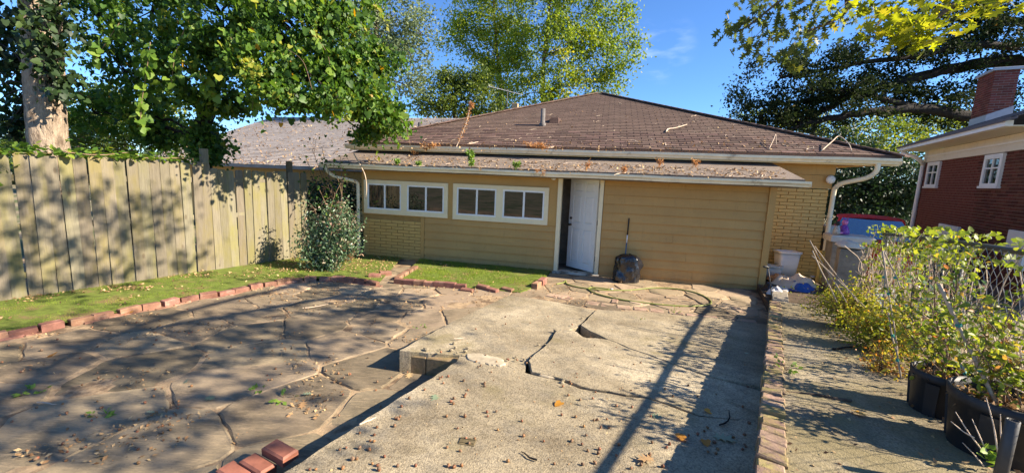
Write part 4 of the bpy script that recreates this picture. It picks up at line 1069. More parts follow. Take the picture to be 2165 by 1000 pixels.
for t, top, wd in ((tsec + .02, 2.22, .10), (FL - .30, 2.08, .09), (tsec - 2.4, 1.9, .09), (-.9, 1.9, .09)):
    p = F0 + fl * t + bk * .075; MB().box(-wd / 2, wd / 2, -wd / 2, wd / 2, -.1, top).build('post', M['post'] if t > tsec + 1 else M['fence'], fence, False, tuple(p), (0, 0, fang))
for z in (.4, 1.05, 1.7):
    a = F0 + fl * -3.1 + bk * .03; mbr = MB().box(0, FL + 3.1, -.019, .019, 0, .085); mbr.build('rail', M['fence'], fence, False, (a[0], a[1], z), (0, 0, fang))

# ================================================================ left neighbour with the grey roof
eL, eR = at_Y(400, 372, 13.2), at_Y(800, 372, 12.3)
NB_ = thing('gray_roof_house', 'neighbour house with large weathered grey shingle roof behind the wooden fence', 'house', (0, 0, 0))
e0 = np.array([-13.5, 15.2, 2.05]); e1 = np.array([-2.8, 12.4, 2.05])
edir = (e1 - e0) / np.linalg.norm(e1 - e0); enr = np.array([-edir[1], edir[0], 0])
def npt(s, d, z): return e0 + edir * s + enr * d + np.array([0, 0, z])
Ls = np.linalg.norm(e1 - e0)
mbx = MB(); rise, run = 2.35, 6.0
mbx.add([npt(0, 0, 0), npt(Ls, 0, 0), npt(Ls, run, rise), npt(0, run, rise), npt(0, 0, -.08), npt(Ls, 0, -.08), npt(Ls, run, rise - .08), npt(0, run, rise - .08), npt(Ls, run * 2, 0), npt(0, run * 2, 0)],
        [(0, 1, 2, 3), (0, 4, 5, 1), (1, 5, 6, 2), (3, 7, 4, 0), (4, 7, 6, 5), (3, 2, 8, 9)])
nroof = mbx.build('roof', M['gshingle'], NB_)
rest = MB(); SLn = math.hypot(rise, run)
for r in range(int(SLn / .145)):
    t0, t1 = r * .145, r * .145 + .15; x = -(r * .15 % .3)
    while x < Ls:
        a, b = max(x + .004, 0), min(x + .296, Ls); lf = .004 + R.uniform(0, .006)
        q = [npt(a, t0 * run / SLn, t0 * rise / SLn + .014 + lf), npt(b, t0 * run / SLn, t0 * rise / SLn + .014 + lf), npt(b, t1 * run / SLn, t1 * rise / SLn + .004), npt(a, t1 * run / SLn, t1 * rise / SLn + .004), npt(a, t0 * run / SLn, t0 * rise / SLn), npt(b, t0 * run / SLn, t0 * rise / SLn)]
        rest.add(q, [(0, 1, 2, 3), (0, 4, 5, 1)]); x += .3
tag(rest.build('shingles', M['gshingle'], nroof), kind='stuff')
c = [npt(.5, .6, -2.5), npt(Ls - .5, .6, -2.5), npt(Ls - .5, 11.4, -2.5), npt(.5, 11.4, -2.5)]
mbx = MB(); mbx.hexa([tuple(p) for p in c] + [tuple(p + np.array([0, 0, 2.4])) for p in c]); mbx.build('wall', M['siding'], NB_)
mbx = MB(); mbx.add([npt(Ls - .12, .3, -.02), npt(Ls - .12, run * 2 - .3, -.02), npt(Ls - .12, run, rise - .14)], [(0, 1, 2)]); mbx.build('gable', M['cream'], NB_)
for a, b in ((0, run), (2 * run, run)):
    mbx = MB(); p, q = npt(Ls + .002, a, -.02), npt(Ls + .002, b, rise - .02); k_ = np.array([0, 0, -.20])
    off = edir * .03
    mbx.hexa([tuple(p + k_), tuple(p + k_ + off), tuple(q + k_ + off), tuple(q + k_), tuple(p), tuple(p + off), tuple(q + off), tuple(q)]); mbx.build('barge_board', M['cream'], NB_)
MB().tube([npt(Ls - 1.9, 3.6, 1.35), npt(Ls - 1.9, 3.6, 1.85)], .05, 8).build('vent_pipe', M['darkmetal'], NB_)
lp = []
for _ in range(2600):
    s, d = R.uniform(0, Ls), run * R.random() ** 1.6; lp.append(npt(s, d, d * rise / run + .025))
tag(place('roof_litter', leaf_mesh('roof_litter', lp, rng.uniform(.05, .16, len(lp)), 'nar', M['litter'], 'up')), kind='stuff')

# ================================================================ right neighbour : red brick house
Qh = np.array([12.16, 12.2, 0.]) + G * 1.15
RHR = math.atan2(Q_R[1], Q_R[0])
RH = thing('brick_house', 'dark red brick house with white eaves, slate grey roof and brick chimney on the right', 'house', tuple(Qh), RHR)
def rl(p): q = np.array(p) - Qh; return np.array([q @ Q_R, q @ G, q[2]])
def rpx(x, y, off=0): return rl(at_plane(x, y, Qh + Q_R * off, Q_R))
def rp(name, mb, m, parent=None, smooth=False): return mb.build(name, m, parent or RH, smooth)
tb = rpx(1960, 344); ztop = tb[2]; REND = rpx(2165, 300)[1] - 1.0
rwall = rp('wall', MB().box(.012, 8, REND, 0, -.5, ztop), M['dmortar'])
# brick courses; openings for the windows are covered by the window units
bme = MB().box(-.5, .5, -.5, .5, -.5, .5).mesh('brick', M['brick_red']); rest = MB(); allb = []
rows = int((ztop - .2) / .0672)
for r in range(rows):
    y = -.005 - (.105 if r % 2 else 0); z = ztop - (r + .5) * .0672
    while y > REND + .2:
        allb.append((y - .1, z)); y -= .212
allb = [b for b in allb]
vis = sorted(allb, key=lambda b: (proj(Qh + G * b[0] + np.array([0, 0, b[1]]))[2]))
def inframe(b): q = proj(Qh + G * b[0] + np.array([0, 0, b[1]])); return q[2] > 0 and q[0] < 2170 and q[1] < 520
first = [b for b in vis if inframe(b)][:290]; fs = set(first)
for b in allb:
    if b in fs: place('brick', bme, rwall, (.012, b[0], b[1]), (0, 0, 0), (.02 + R.uniform(0, .005), .2, .0575))
    else: rest.box(.0, .02, b[0] - .1, b[0] + .1, b[1] - .0287, b[1] + .0287)
tag(rp('bricks', rest, M['brick_red'], rwall), kind='stuff')
OV = .55
g0 = rpx(1908, 319, -OV); gz = g0[2]; gy = g0[1]
rp('frieze', MB().box(-.025, .2, REND, .03, ztop + .003, gz - .03), M['eave'])
rp('frieze_moulding', MB().box(-.05, -.027, REND, .05, ztop + .16, ztop + .20), M['white'])
rp('soffit', MB().box(-OV, -.03, REND, gy - .02, gz - .025, gz - .002), M['eave'])
rp('gutter', MB().box(-OV - .11, -OV - .002, REND, gy, gz - .02, gz + .085).box(-OV - .105, .3, gy + .002, gy + .1, gz - .02, gz + .085), M['white'])
rz0 = gz + .10
pk = rpx(2136, 252, 1.6)
rfm = MB(); PW, PH = 4.2, 2.0
rfm.add([(-OV - .14, gy + .12, rz0), (-OV - .14, REND - .5, rz0), (PW, REND - .5, rz0 + PH), (PW, gy - PW, rz0 + PH), (8.6, gy + .12, rz0), (-OV - .14, gy + .12, rz0 - .04), (-OV - .14, REND - .5, rz0 - .04)],
        [(0, 3, 2, 1), (0, 4, 3), (0, 1, 6, 5)])
rroof = rp('roof', rfm, M['bshingle'])
# shingle courses
rest = MB(); sl_ = math.hypot(PW + OV, PH)
for r in range(int(sl_ / .15)):
    f0 = r * .15 / sl_; f1 = (r + 1.05) * .15 / sl_
    xx0, xx1 = -OV - .14 + (PW + OV + .14) * f0, -OV - .14 + (PW + OV + .14) * f1; z0_, z1_ = rz0 + PH * f0, rz0 + PH * f1
    yy = gy + .12 - (PW + OV) * f0 * .9 - (r % 2) * .15
    while yy > REND - .2:
        rest.add([(xx0, yy, z0_ + .016), (xx0, yy - .295, z0_ + .016), (xx1, yy - .295, z1_ + .004), (xx1, yy, z1_ + .004), (xx0, yy, z0_), (xx0, yy - .295, z0_)], [(0, 3, 2, 1), (0, 1, 5, 4)]); yy -= .3
tag(rp('shingles', rest, M['bshingle'], rroof), kind='stuff')
# windows
for (x0, y0, x1, y1, lb) in ((1958, 345, 1991, 393, 'small left casement'), (2077, 333, 2126, 392, 'small right casement')):
    a, b = rpx(x0, y1), rpx(x1, y0); ya, yb = sorted((a[1], b[1])); za, zb = min(a[2], b[2]) - .02, ztop - .02 if y0 < 340 else b[2] + .05
    if zb - za < .6: zb = za + .75
    wn = MB().box(-.05, .015, ya - .02, ya + .09, za, zb).box(-.05, .015, yb - .09, yb + .02, za, zb).box(-.05, .015, ya + .09, yb - .09, zb - .1, zb).box(-.07, .015, ya - .05, yb + .05, za - .05, za).box(-.05, .015, ya + .09, yb - .09, za, za + .06)
    wo = rp('window', wn, M['white']); c = (ya + yb) / 2
    MB().box(-.045, .0, c - .018, c + .018, za + .06, zb - .1).box(-.044, .0, ya + .09, c - .018, zb - .32, zb - .29).box(-.044, .0, c + .018, yb - .09, zb - .32, zb - .29).build('window_bar', M['white'], wo)
    MB().box(-.02, .004, ya + .09, yb - .09, za + .06, zb - .1).build('pane', M['glass'], wo)
for (x0, y0, x1, y1) in ((1973, 480, 2026, 540), (2118, 492, 2175, 560)):
    a, b = rpx(x0, y1, -.05), rpx(x1, y0, -.05); ya, yb = sorted((a[1], b[1]))
    rp('white_panel', MB().cbox(-.06, .01, ya, yb, min(a[2], b[2]), b[2], .01), M['white'])
dsy = -.07
rp('downspout', MB().tube(spline([(-OV - .02, gy - .15, gz), (-OV, gy - .18, gz - .1), (-.3, gy - .35, gz - .22), (-.07, -.10, gz - .42), (-.06, dsy, gz - .6), (-.06, dsy, .5), (-.06, dsy, -.4)], 5), .055, 8), M['white'], None, True)
# chimney
Cc = rl(at_Y(2106, 146, 12.3)); 
cf = rl(at_plane(2069, 164, at_Y(2106, 146, 12.3), Q_R)); cn = rl(at_plane(2158, 145, at_Y(2106, 146, 12.3), G))
x0, x1, y0, y1, zt = Cc[0], cn[0], Cc[1], min(cf[1], Cc[1] + 1.1), Cc[2]
chb = rp('chimney', MB().box(x0 + .008, x1 - .008, y0 + .008, y1 - .008, rz0 - .2, zt - .05), M['mortar'])
bmc_ = MB().box(-.5, .5, -.5, .5, -.5, .5).mesh('brick', M['chim_brick'])
for r in range(int((zt - .06 - rz0) / .0685)):
    z = zt - .085 - r * .0685; o = .1 if r % 2 else 0
    s = x0 - o
    while s < x1:
        a, b = max(s, x0), min(s + .2, x1)
        if b - a > .03: place('brick', bmc_, chb, ((a + b) / 2, y0 + .008, z), (0, 0, 0), (b - a - (.0), .02, .0575))
        s += .211
    s = y0 + .02 - (.1 - o)
    while s < y1:
        a, b = max(s, y0 + .02), min(s + .2, y1)
        if b - a > .03: place('brick', bmc_, chb, (x0 + .008, (a + b) / 2, z), (0, 0, 0), (.02, b - a, .0575))
        s += .211
rp('chimney_cap', MB().cbox(x0 - .05, x1 + .05, y0 - .05, y1 + .05, zt - .049, zt + .03, .01), M['metal'], chb)
rzc = lambda x: rz0 + (x + OV + .14) / (PW + OV + .14) * PH
flm = MB(); flm.add([(x0 - .02, y0 - .02, rzc(x0) - .05), (x1 + .02, y0 - .02, rzc(x1) - .05), (x1 + .02, y0 - .02, rzc(x1) + .22), (x0 - .02, y0 - .02, rzc(x0) + .18), (x0 - .02, y1, rzc(x0) - .05), (x0 - .02, y1, rzc(x0) + .18)], [(0, 1, 2, 3), (0, 3, 5, 4)])
rp('flashing', flm, M['metal'], chb)

# ================================================================ car, piers and the heap beyond the terrace
c0 = at_Y(1850, 462, 9.9); cgz = c0[2] - 1.46
carang = math.atan2(-.8713, -.4908) - math.radians(6)
car = thing('parked_car', 'red car with blue reflecting windscreen parked beyond the low stone piers', 'car', (c0[0] + .35 * .49, c0[1] + .35 * .87, cgz), carang)
# x forward from the windscreen top, y left
def section(x, prof): return [(x, y, z) for y, z in prof]
secs = []
for x, wv, hz in ((1.95, .62, .62), (1.85, .76, .74), (1.5, .82, .86), (.95, .85, .96), (.3, .86, .98), (-1.4, .87, .99), (-2.2, .84, 1.0), (-2.5, .72, .9)):
    secs.append(section(x, [(-wv * .92, .22), (-wv, .45), (-wv * .98, hz * .82), (-wv * .86, hz), (0, hz + .03), (wv * .86, hz), (wv * .98, hz * .82), (wv, .45), (wv * .92, .22)]))
v = [p for s in secs for p in s]; n = 9; f = [(i * n + j, (i + 1) * n + j, (i + 1) * n + j + 1, i * n + j + 1) for i in range(len(secs) - 1) for j in range(n - 1)]
f += [tuple(range(n)), tuple(range((len(secs) - 1) * n + n - 1, (len(secs) - 1) * n - 1, -1)), tuple((i * n) for i in range(len(secs))) + tuple((i * n + n - 1) for i in range(len(secs) - 1, -1, -1))]
MB().add(v, f).build('body', M['car'], car, True)
ft, rt_ = .0, -1.25
cab = MB(); 
W0, W1 = .80, .60
A_ = [(.86, -W0, .985), (.86, W0, .985), (-2.0, W0, 1.0), (-2.0, -W0, 1.0), (ft, -W1, 1.415), (ft, W1, 1.415), (rt_, W1, 1.42), (rt_, -W1, 1.42)]
def shrink(q, kk): c = np.mean(np.array(q), 0); return [tuple(c + (np.array(p) - c) * kk) for p in q]
cab.hexa([A_[0], A_[1], A_[2], A_[3], A_[4], A_[5], A_[6], A_[7]]); cab.build('cabin', M['car'], car)
rfm = MB(); v = []
for i, x in enumerate((ft + .03, -.2, -.6, -1.0, rt_ - .03)):
    h = (1.42, 1.465, 1.48, 1.47, 1.42)[i]
    v += [(x, -W1 - .03, h - .03), (x, -W1 * .7, h), (x, 0, h + .02), (x, W1 * .7, h), (x, W1 + .03, h - .03)]
rfm.add(v, [(i * 5 + j, i * 5 + j + 1, (i + 1) * 5 + j + 1, (i + 1) * 5 + j) for i in range(4) for j in range(4)]); rfm.build('roof', M['car'], car, True)
def glassq(q, name, kk=.9, off=.012):
    q = [np.array(p) for p in q]; nrm = np.cross(q[1] - q[0], q[3] - q[0]); nrm /= np.linalg.norm(nrm); c = np.mean(q, 0)
    if nrm @ (c - np.array([-.6, 0, 1.1])) < 0: nrm = -nrm
    q2 = [c + (p - c) * kk + nrm * off for p in q]; q3 = [p - nrm * .008 for p in q2]
    MB().hexa([tuple(p) for p in q3] + [tuple(p) for p in q2]).build(name, M['carglass'], car)
glassq([A_[0], A_[1], A_[5], A_[4]], 'windscreen', .93); glassq([A_[2], A_[3], A_[7], A_[6]], 'rear_window', .85); glassq([A_[1], A_[2], A_[6], A_[5]], 'side_window', .84); glassq([A_[3], A_[0], A_[4], A_[7]], 'side_window', .84)
for x in (1.25, -1.55):
    for y in (-.80, .80):
        q = MB().lathe([(.02, -.1), (.30, -.1), (.32, -.07), (.32, .07), (.30, .1), (.02, .1)], 18); q.v = [(a, c, b) for a, b, c in q.v]
        wl = q.build('wheel', M['tyre'], car, True, (x, y, .32))
        q = MB().lathe([(.02, -.11), (.2, -.105), (.2, .105), (.02, .11)], 14); q.v = [(a, c, b) for a, b, c in q.v]; q.build('rim', M['metal'], wl, True)
for y in (-.6, .6): lump('headlight', (1.80, y, .66), (.1, .16, .08), M['clear'], car, 3, (10, 6), .0, .8, False)
for y in (-.92, .92): lump('wing_mirror', (.62, y, 1.02), (.08, .10, .07), M['car'], car, 3, (8, 6), .0, .8, False)

def pier(name, label, x0, x1, ytop, Y, capm, capw, caph, h, px_cap=True, ybase=None):
    a, b = at_Y(x0, ytop, Y), at_Y(x1, ytop, Y); c = (a + b) / 2; wd = np.linalg.norm(b - a); z1 = c[2]
    t = thing(name, label, 'pier', (c[0], c[1], 0), RHR + .1)
    MB().cbox(-wd * .42, wd * .42, -.22, .22, -.1, z1 - caph - .001, .01).build('shaft', M['stone'], t)
    for i in range(int((z1 - caph) / .19)):
        for s in (-1, 1): MB().cbox(-wd * .21 + .004, wd * .21 - .004, -.012, .02, .004, .183, .006).build('block', M['stone'], t, False, (s * wd * .21, -.215, i * .19), (R.gauss(0, .01), 0, R.gauss(0, .02)))
    cm = MB().cbox(-wd / 2, wd / 2, -.29, .29, z1 - caph, z1, .03); cm.build('cap', capm, t); return t
pier('stone_pier', 'short block pier with pale cap against the brick corner of the tan house', 1745, 1778, 478, 8.6, M['capstone'], 0, .12, 0)
pier('stone_pier', 'wider block pier with white cap stone carrying the purple statuette', 1757, 1832, 497, 7.8, M['capstone'], 0, .12, 0)
q = at_Y(1800, 512, 7.2); t = thing('broken_pier', 'rough broken stone stump in front of the capped pier', 'pier', (q[0], q[1], 0), RHR)
MB().cbox(-.16, .16, -.16, .16, -.1, q[2] - .12, .02).build('shaft', M['stone'], t); lump('cap', (0, 0, q[2] - .06), (.20, .17, .08), M['capstone'], t, 5, (12, 8), .5)
# statuettes
q = at_Y(1783, 495, 7.75); t = thing('statuette', 'small purple and pink seated statuette on the white cap stone', 'statuette', tuple(q), RHR + 2.2)
sk = MB().lathe([(.01, 0), (.085, 0), (.09, .05), (.065, .11), (.05, .16), (.028, .175), (.01, .18)], 16); sk.build('body', M['purple'], t, True)
lump('head', (0, 0, .215), (.048, .05, .052), M['pink'], t, 1, (14, 10), .06, .9, False)
for s in (-1, 1):
    MB().tube(spline([(s * .045, 0, .15), (s * .075, .03, .10), (s * .05, .08, .07)], 4), [.018] * 8 + [.016], 7).build('arm', M['purple'], t, True)
    MB().tube(spline([(s * .035, .05, .03), (s * .045, .11, .028), (s * .045, .14, .02)], 4), .022, 7).build('leg', M['pink'], t, True)
    MB().tube(spline([(s * .025, 0, .25), (s * .035, -.005, .28), (s * .05, -.01, .31)], 3), [.014, .016, .016, .014, .012, .008, .004], 6).build('tuft', M['purple'], t, True)
q = at_Y(1768, 495, 7.7); t = thing('statuette', 'small black and white mottled statuette left of the purple one', 'statuette', tuple(q), RHR)
MB().lathe([(.01, 0), (.055, 0), (.06, .04), (.045, .12), (.03, .16), (.01, .165)], 12).build('body', M['bwglaze'], t, True)
lump('head', (0, 0, .20), (.04, .04, .045), M['black'], t, 2, (12, 8), .1, .9, False)
# yellow post
q = at_z(1732, 596, .2); t = thing('yellow_post', 'leaning yellow painted timber post beside the brick corner', 'post', (q[0], q[1], 0.0), HROT)
MB().cbox(-.05, .05, -.05, .05, 0, .78, .01).build('shaft', M['yellow'], t); MB().cbox(-.06, .06, -.06, .06, .781, .83, .012).build('cap', M['yellow'], t)
# white bin
q = at_z(1656, 588, .22); q2 = hw(9.08, .72, .2)
t = thing('waste_bin', 'tall white plastic waste bin standing against the yellow brick wall', 'bin', tuple(q2), HROT + .15)
def rrect(a, b, r, n=4):
    o = []
    for cx_, cy_, s in ((a - r, b - r, 0), (-a + r, b - r, 1), (-a + r, -b + r, 2), (a - r, -b + r, 3)):
        for i in range(n + 1): th = math.pi / 2 * (s + i / n); o.append((cx_ + r * math.cos(th), cy_ + r * math.sin(th)))
    return o
def loft(rings):
    n = len(rings[0][0]); mb = MB(); v = [(x, y, z) for r, z in rings for x, y in r]
    f = [(i * n + j, i * n + (j + 1) % n, (i + 1) * n + (j + 1) % n, (i + 1) * n + j) for i in range(len(rings) - 1) for j in range(n)]
    f += [tuple(range(n - 1, -1, -1)), tuple(range((len(rings) - 1) * n, len(rings) * n))]; return mb.add(v, f)
loft([(rrect(.155, .105, .04), 0), (rrect(.205, .14, .05), .55), (rrect(.205, .14, .05), .56)][:2] + [(rrect(.19, .125, .045), .548), (rrect(.15, .10, .04), .03)]).build('body', M['plastic'], t, True)
rim = loft([(rrect(.222, .157, .06), .53), (rrect(.225, .16, .06), .565), (rrect(.195, .13, .045), .566), (rrect(.19, .126, .045), .549)]); rim.f = rim.f[:-2]; rim.mi = rim.mi[:-2]; rim.build('rim', M['plastic'], t, True)
t = thing('storage_tub', 'low cloudy plastic tub lying beside the white bin', 'tub', tuple(hw(8.78, .55, .2)), HROT - .2)
loft([(rrect(.13, .10, .03), 0), (rrect(.16, .13, .04), .28), (rrect(.15, .12, .035), .281), (rrect(.12, .09, .03), .02)]).build('body', M['clear'], t, True)
rim = loft([(rrect(.175, .145, .045), .26), (rrect(.177, .147, .045), .285), (rrect(.155, .125, .04), .286)]); rim.f = rim.f[:-2]; rim.mi = rim.mi[:-2]; rim.build('rim', M['clear'], t, True)
# walking stick / golf club head up at the corner
b = at_z(1634, 640, .20); tp_ = at_plane(1624, 566, b, HN)
t = thing('golf_club', 'golf club standing head up at the right corner of the siding', 'golf club', tuple(b)); tpp = tp_ - b
MB().tube([(0, 0, 0), tuple(tpp)], .008, 6).build('shaft', M['darkmetal'], t, True); MB().tube([(0, 0, 0), tuple(tpp * .3)], .013, 7).build('grip', M['black'], t, True)
MB().tube(spline([tpp + np.array([.012, 0, -.004]), tpp + np.array([-.03, 0, .012]), tpp + np.array([-.085, -.01, .018])], 3), [.014, .018, .02, .022, .02, .017, .010], 8).build('head', M['black'], t, True)
# clothes and rubbish
def cloth(name, label, cat, x, y, z, r, m, seed, rot=0, amp=.7):
    p = at_z(x, y, z); mb = MB(); a, b = 26, 12; v = []; f = []
    for j in range(b + 1):
        rr = j / b
        for i in range(a):
            th = 2 * math.pi * i / a; kf = 1 + .30 * mnoise.noise((math.cos(th) * 1.3 + seed, math.sin(th) * 1.3, seed * 2.)); X, Y = rr * kf * math.cos(th), rr * kf * math.sin(th)
            zz = (1 - rr ** 2.4) * (.62 + amp * .62 * mnoise.noise((X * 2.3 + seed, Y * 2.3, .3)) + amp * .35 * abs(mnoise.noise((X * 5.2, Y * 5.2 + seed, 1.3)))) 
            v.append((X * r[0], Y * r[1], max(zz, -.02) * r[2] + .004))
    for j in range(b):
        for i in range(a): f.append((j * a + i, j * a + (i + 1) % a, (j + 1) * a + (i + 1) % a, (j + 1) * a + i)[::-1])
    o = mb.add(v, f).build(name, m, None, True, tuple(p), (0, 0, rot)); return tag(o, label, cat)
mb = MB(); hz_ = .17
hp_ = [uv(.30, 9.1, 0), uv(.45, 7.35, 0), uv(2.6, 7.6, 0), uv(2.6, 10.6, 0), uv(.3, 10.6, 0)]
mb.prism([(p[0], p[1]) for p in hp_], -.1, lambda x, y: .19 + .03 * mnoise.noise((x * 2, y * 2, 5))); tag(mb.build('heap_ground', M['soil']), kind='structure')
cloth('garment', 'crumpled beige cloth on the rubbish heap below the white bin', 'clothing', 1688, 606, .22, (.40, .26, .26), M['cloth'], 2)
cloth('garment', 'smaller tan cloth bundle left on the rubbish heap', 'clothing', 1660, 600, .22, (.30, .2, .22), M['cloth'], 7, .5)
cloth('garment', 'orange brown cloth between the tub and the beige cloths', 'clothing', 1645, 592, .22, (.2, .15, .17), M['ocloth'], 4)
cloth('garment', 'white crumpled rag at the foot of the corner trim', 'clothing', 1640, 622, .2, (.16, .12, .15), M['wcloth'], 5)
cloth('garment', 'grey white rag in front of the tan cloth bundle', 'clothing', 1655, 614, .2, (.12, .1, .10), M['wcloth'], 9, 1.)
cloth('tarp', 'crumpled blue tarpaulin at the front of the rubbish heap', 'tarp', 1694, 613, .2, (.30, .2, .17), M['blue'], 3)
cloth('garment', 'dark navy garment under the golf club', 'clothing', 1626, 612, .2, (.13, .12, .14), M['bag'], 6)
cloth('plastic_bag', 'white plastic bag near the yellow post', 'bag', 1717, 585, .22, (.08, .07, .10), M['wcloth'], 8)
cloth('plastic_bag', 'pale plastic sack behind the potted bush', 'bag', 1776, 606, .22, (.22, .18, .22), M['wcloth'], 11)
cloth('tarp', 'small blue plastic sheet behind the cane bundle', 'tarp', 1788, 590, .25, (.14, .1, .12), M['blue'], 13)
q = at_z(1722, 610, .24); o = MB().cbox(-.24, .2, -.13, .13, 0, .03, .005).build('dark_board', M['soil'], None, False, tuple(q), (.25, -.05, .3)); tag(o, 'dark flat board leaning on the rubbish heap by the yellow post', 'board')
q = at_z(1885, 690, .35); o = MB().cbox(-.19, .19, -.012, .012, 0, .62, .004).build('gray_board', M['greyboard'], None, False, (q[0], q[1], q[2] - .15), (-.25, 0, RHR + .5)); tag(o, 'grey board leaning behind the canes in the right bed', 'board')

# ================================================================ bin bag, broom, hose
bp_ = at_z(1321, 600, .05)
def bag():
    mb = MB(); a, b = 72, 36; v = []; f = []
    prof = [(.02, 0), (.17, .0), (.20, .04), (.205, .12), (.195, .22), (.185, .30), (.165, .36), (.12, .39), (.05, .405), (.02, .405)]
    rs = np.interp(np.linspace(0, 1, b + 1), np.linspace(0, 1, len(prof)), [p[0] for p in prof]); zs = np.interp(np.linspace(0, 1, b + 1), np.linspace(0, 1, len(prof)), [p[1] for p in prof])
    for j in range(b + 1):
        for i in range(a):
            th = 2 * math.pi * i / a; d = (math.cos(th), math.sin(th)); nz = mnoise.noise((d[0] * 1.6, d[1] * 1.6, zs[j] * 7)); n2 = abs(mnoise.noise((d[0] * 4, d[1] * 4, zs[j] * 11 + 3)))
            ear = .06 * max(0, math.cos(th - .25)) ** 8 * math.exp(-((zs[j] - .26) / .06) ** 2)
            n3 = abs(mnoise.noise((d[0] * 6 + 4, d[1] * 6, zs[j] * 3))); r = rs[j] * (1 + .16 * nz + .16 * (n2 - .25) - .20 * max(0, .3 - n3)) + ear; v.append((d[0] * r * .92, d[1] * r * .8, zs[j] * (1 + .08 * nz)))
    for j in range(b):
        for i in range(a): f.append((j * a + i, j * a + (i + 1) % a, (j + 1) * a + (i + 1) % a, (j + 1) * a + i))
    return mb.add(v, f)
bpos = hw(5.93, -.28, 0.03)
o = bag().build('bin_bag', M['bag'], None, True, tuple(bpos)); o.scale = (1.42, 1.25, 1.42); tag(o, 'full black plastic bin bag with crinkled top standing against the siding', 'bag')
b0 = hw(5.88, -.06, .0); t0_ = at_plane(1330, 461, hw(5.9, -.03, 0), HN)
t = thing('broom', 'long handled tool with blue and black handle leaning on the siding behind the bag', 'broom', tuple(b0)); dv = t0_ - b0
MB().tube([tuple(dv * .05), tuple(dv * .62)], .011, 8).build('handle', M['navy'], t, True); MB().tube([tuple(dv * .62), tuple(dv * .74)], .0125, 8).build('label_band', M['white'], t, True)
MB().tube([tuple(dv * .74), tuple(dv * .98), tuple(dv)], [.013, .014, .010], 8).build('grip', M['black'], t, True); MB().box(-.14, .14, -.02, .02, 0, .09).build('head', M['navy'], t)
hz = lambda p: np.array([p[0], p[1], patio_z(p[0], p[1]) + .03])
hose_px = [(1176, 600), (1192, 596), (1196, 592), (1200, 600), (1230, 608), (1280, 613), (1330, 613), (1380, 608), (1430, 610), (1475, 620), (1502, 636), (1495, 645), (1450, 648), (1380, 643), (1310, 633), (1265, 622), (1245, 612), (1252, 607), (1290, 611)]
hpts = [hz(at_z(x, y, .1)) for x, y in hose_px]; hb = hpts[0]
t = thing('garden_hose', 'green garden hose looped on the flagstones in front of the siding', 'hose', tuple(hb)); mb = MB(); mb.tube([p - hb for p in spline(hpts, 8)], .013, 7); mb.build('tube', M['hose'], t, True)
MB().tube([tuple(hpts[-1] - hb), tuple(hpts[-1] - hb + np.array([.05, .0, 0]))], .017, 8).build('coupling', M['metal'], t, True)

# ================================================================ pots, canes and wire fence on the terrace
def tz(v): return terr_z(v)
def pot(label, u, v_, r, h, mname='black', soil=True):
    t = thing('plant_pot', label, 'pot', tuple(uv(u, v_, tz(v_) - .01)), RHR, 'nursery pots along the wire fence')
    prof = [(r * .80, 0), (r * .82, .01), (r * .93, h * .82), (r * .97, h * .84), (r * .98, h * .86), (r * 1.0, h), (r * .95, h + .004), (r * .93, h * .86), (r * .90, h * .80), (.02, h * .79)]
    MB().lathe(prof, 32).build('body', M[mname], t, True)
    for i in range(4):
        a = i * math.pi / 2 + 1.0; q = MB()
        q.hexa([(-.03, -.012, h * .05), (.03, -.012, h * .05), (.03, .004, h * .05), (-.03, .004, h * .05), (-.035, -.012, h * .8), (.035, -.012, h * .8), (.035, .004, h * .8), (-.035, .004, h * .8)])
        q.v = [(x, y - r * (.80 + .115 * min(1, z / (h * .8))), z) for x, y, z in q.v]
        q.build('rib', M[mname], t, False, (0, 0, 0), (0, 0, a))
    if soil:
        P = [(rr * math.cos(th), rr * math.sin(th), h * .80 + R.uniform(0, .03)) for rr, th in ((r * .9 * R.random() ** .5, R.uniform(0, 6.28)) for _ in range(420))]
        tag(place('leaf_litter', leaf_mesh('leaf_litter', P, rng.uniform(.02, .055, len(P)), 'dia', M['litter'], 'up'), t), kind='stuff')
        MB().lathe([(.01, h * .80), (r * .9, h * .80), (r * .9, h * .802), (.01, h * .802)], 20).build('soil', M['soil'], t)
    return t
POTS = [(1.355, 3.26, .235, .35, 'largest black nursery pot at the right edge of the frame'), (1.255, 3.74, .17, .30, 'black nursery pot just behind the largest one'),
        (1.19, 6.15, .15, .25, 'small dark pot under the ferny bush, farthest of the row'), (1.42, 5.35, .18, .22, 'dark pot in the middle of the row, mostly hidden by leaves')]
for u, v_, r, h, lb in POTS: pot(lb, u, v_, r, h)
# stubby post at the bottom right
d_ = ray(2142, 888); tt = 1.16 / (d_ @ Q_R); pp = CAMP + tt * d_; vv = pp @ G
t = thing('fence_post', 'stubby dark fence post in the bottom right corner', 'post', tuple(uv(1.16, vv, tz(vv) - .05)), RHR)
MB().lathe([(.024, 0), (.024, pp[2] - tz(vv) + .05), (.019, pp[2] - tz(vv) + .052), (.018, pp[2] - tz(vv) - .05), (.001, pp[2] - tz(vv) - .05)], 14).build('shaft', M['darkmetal'], t, True)
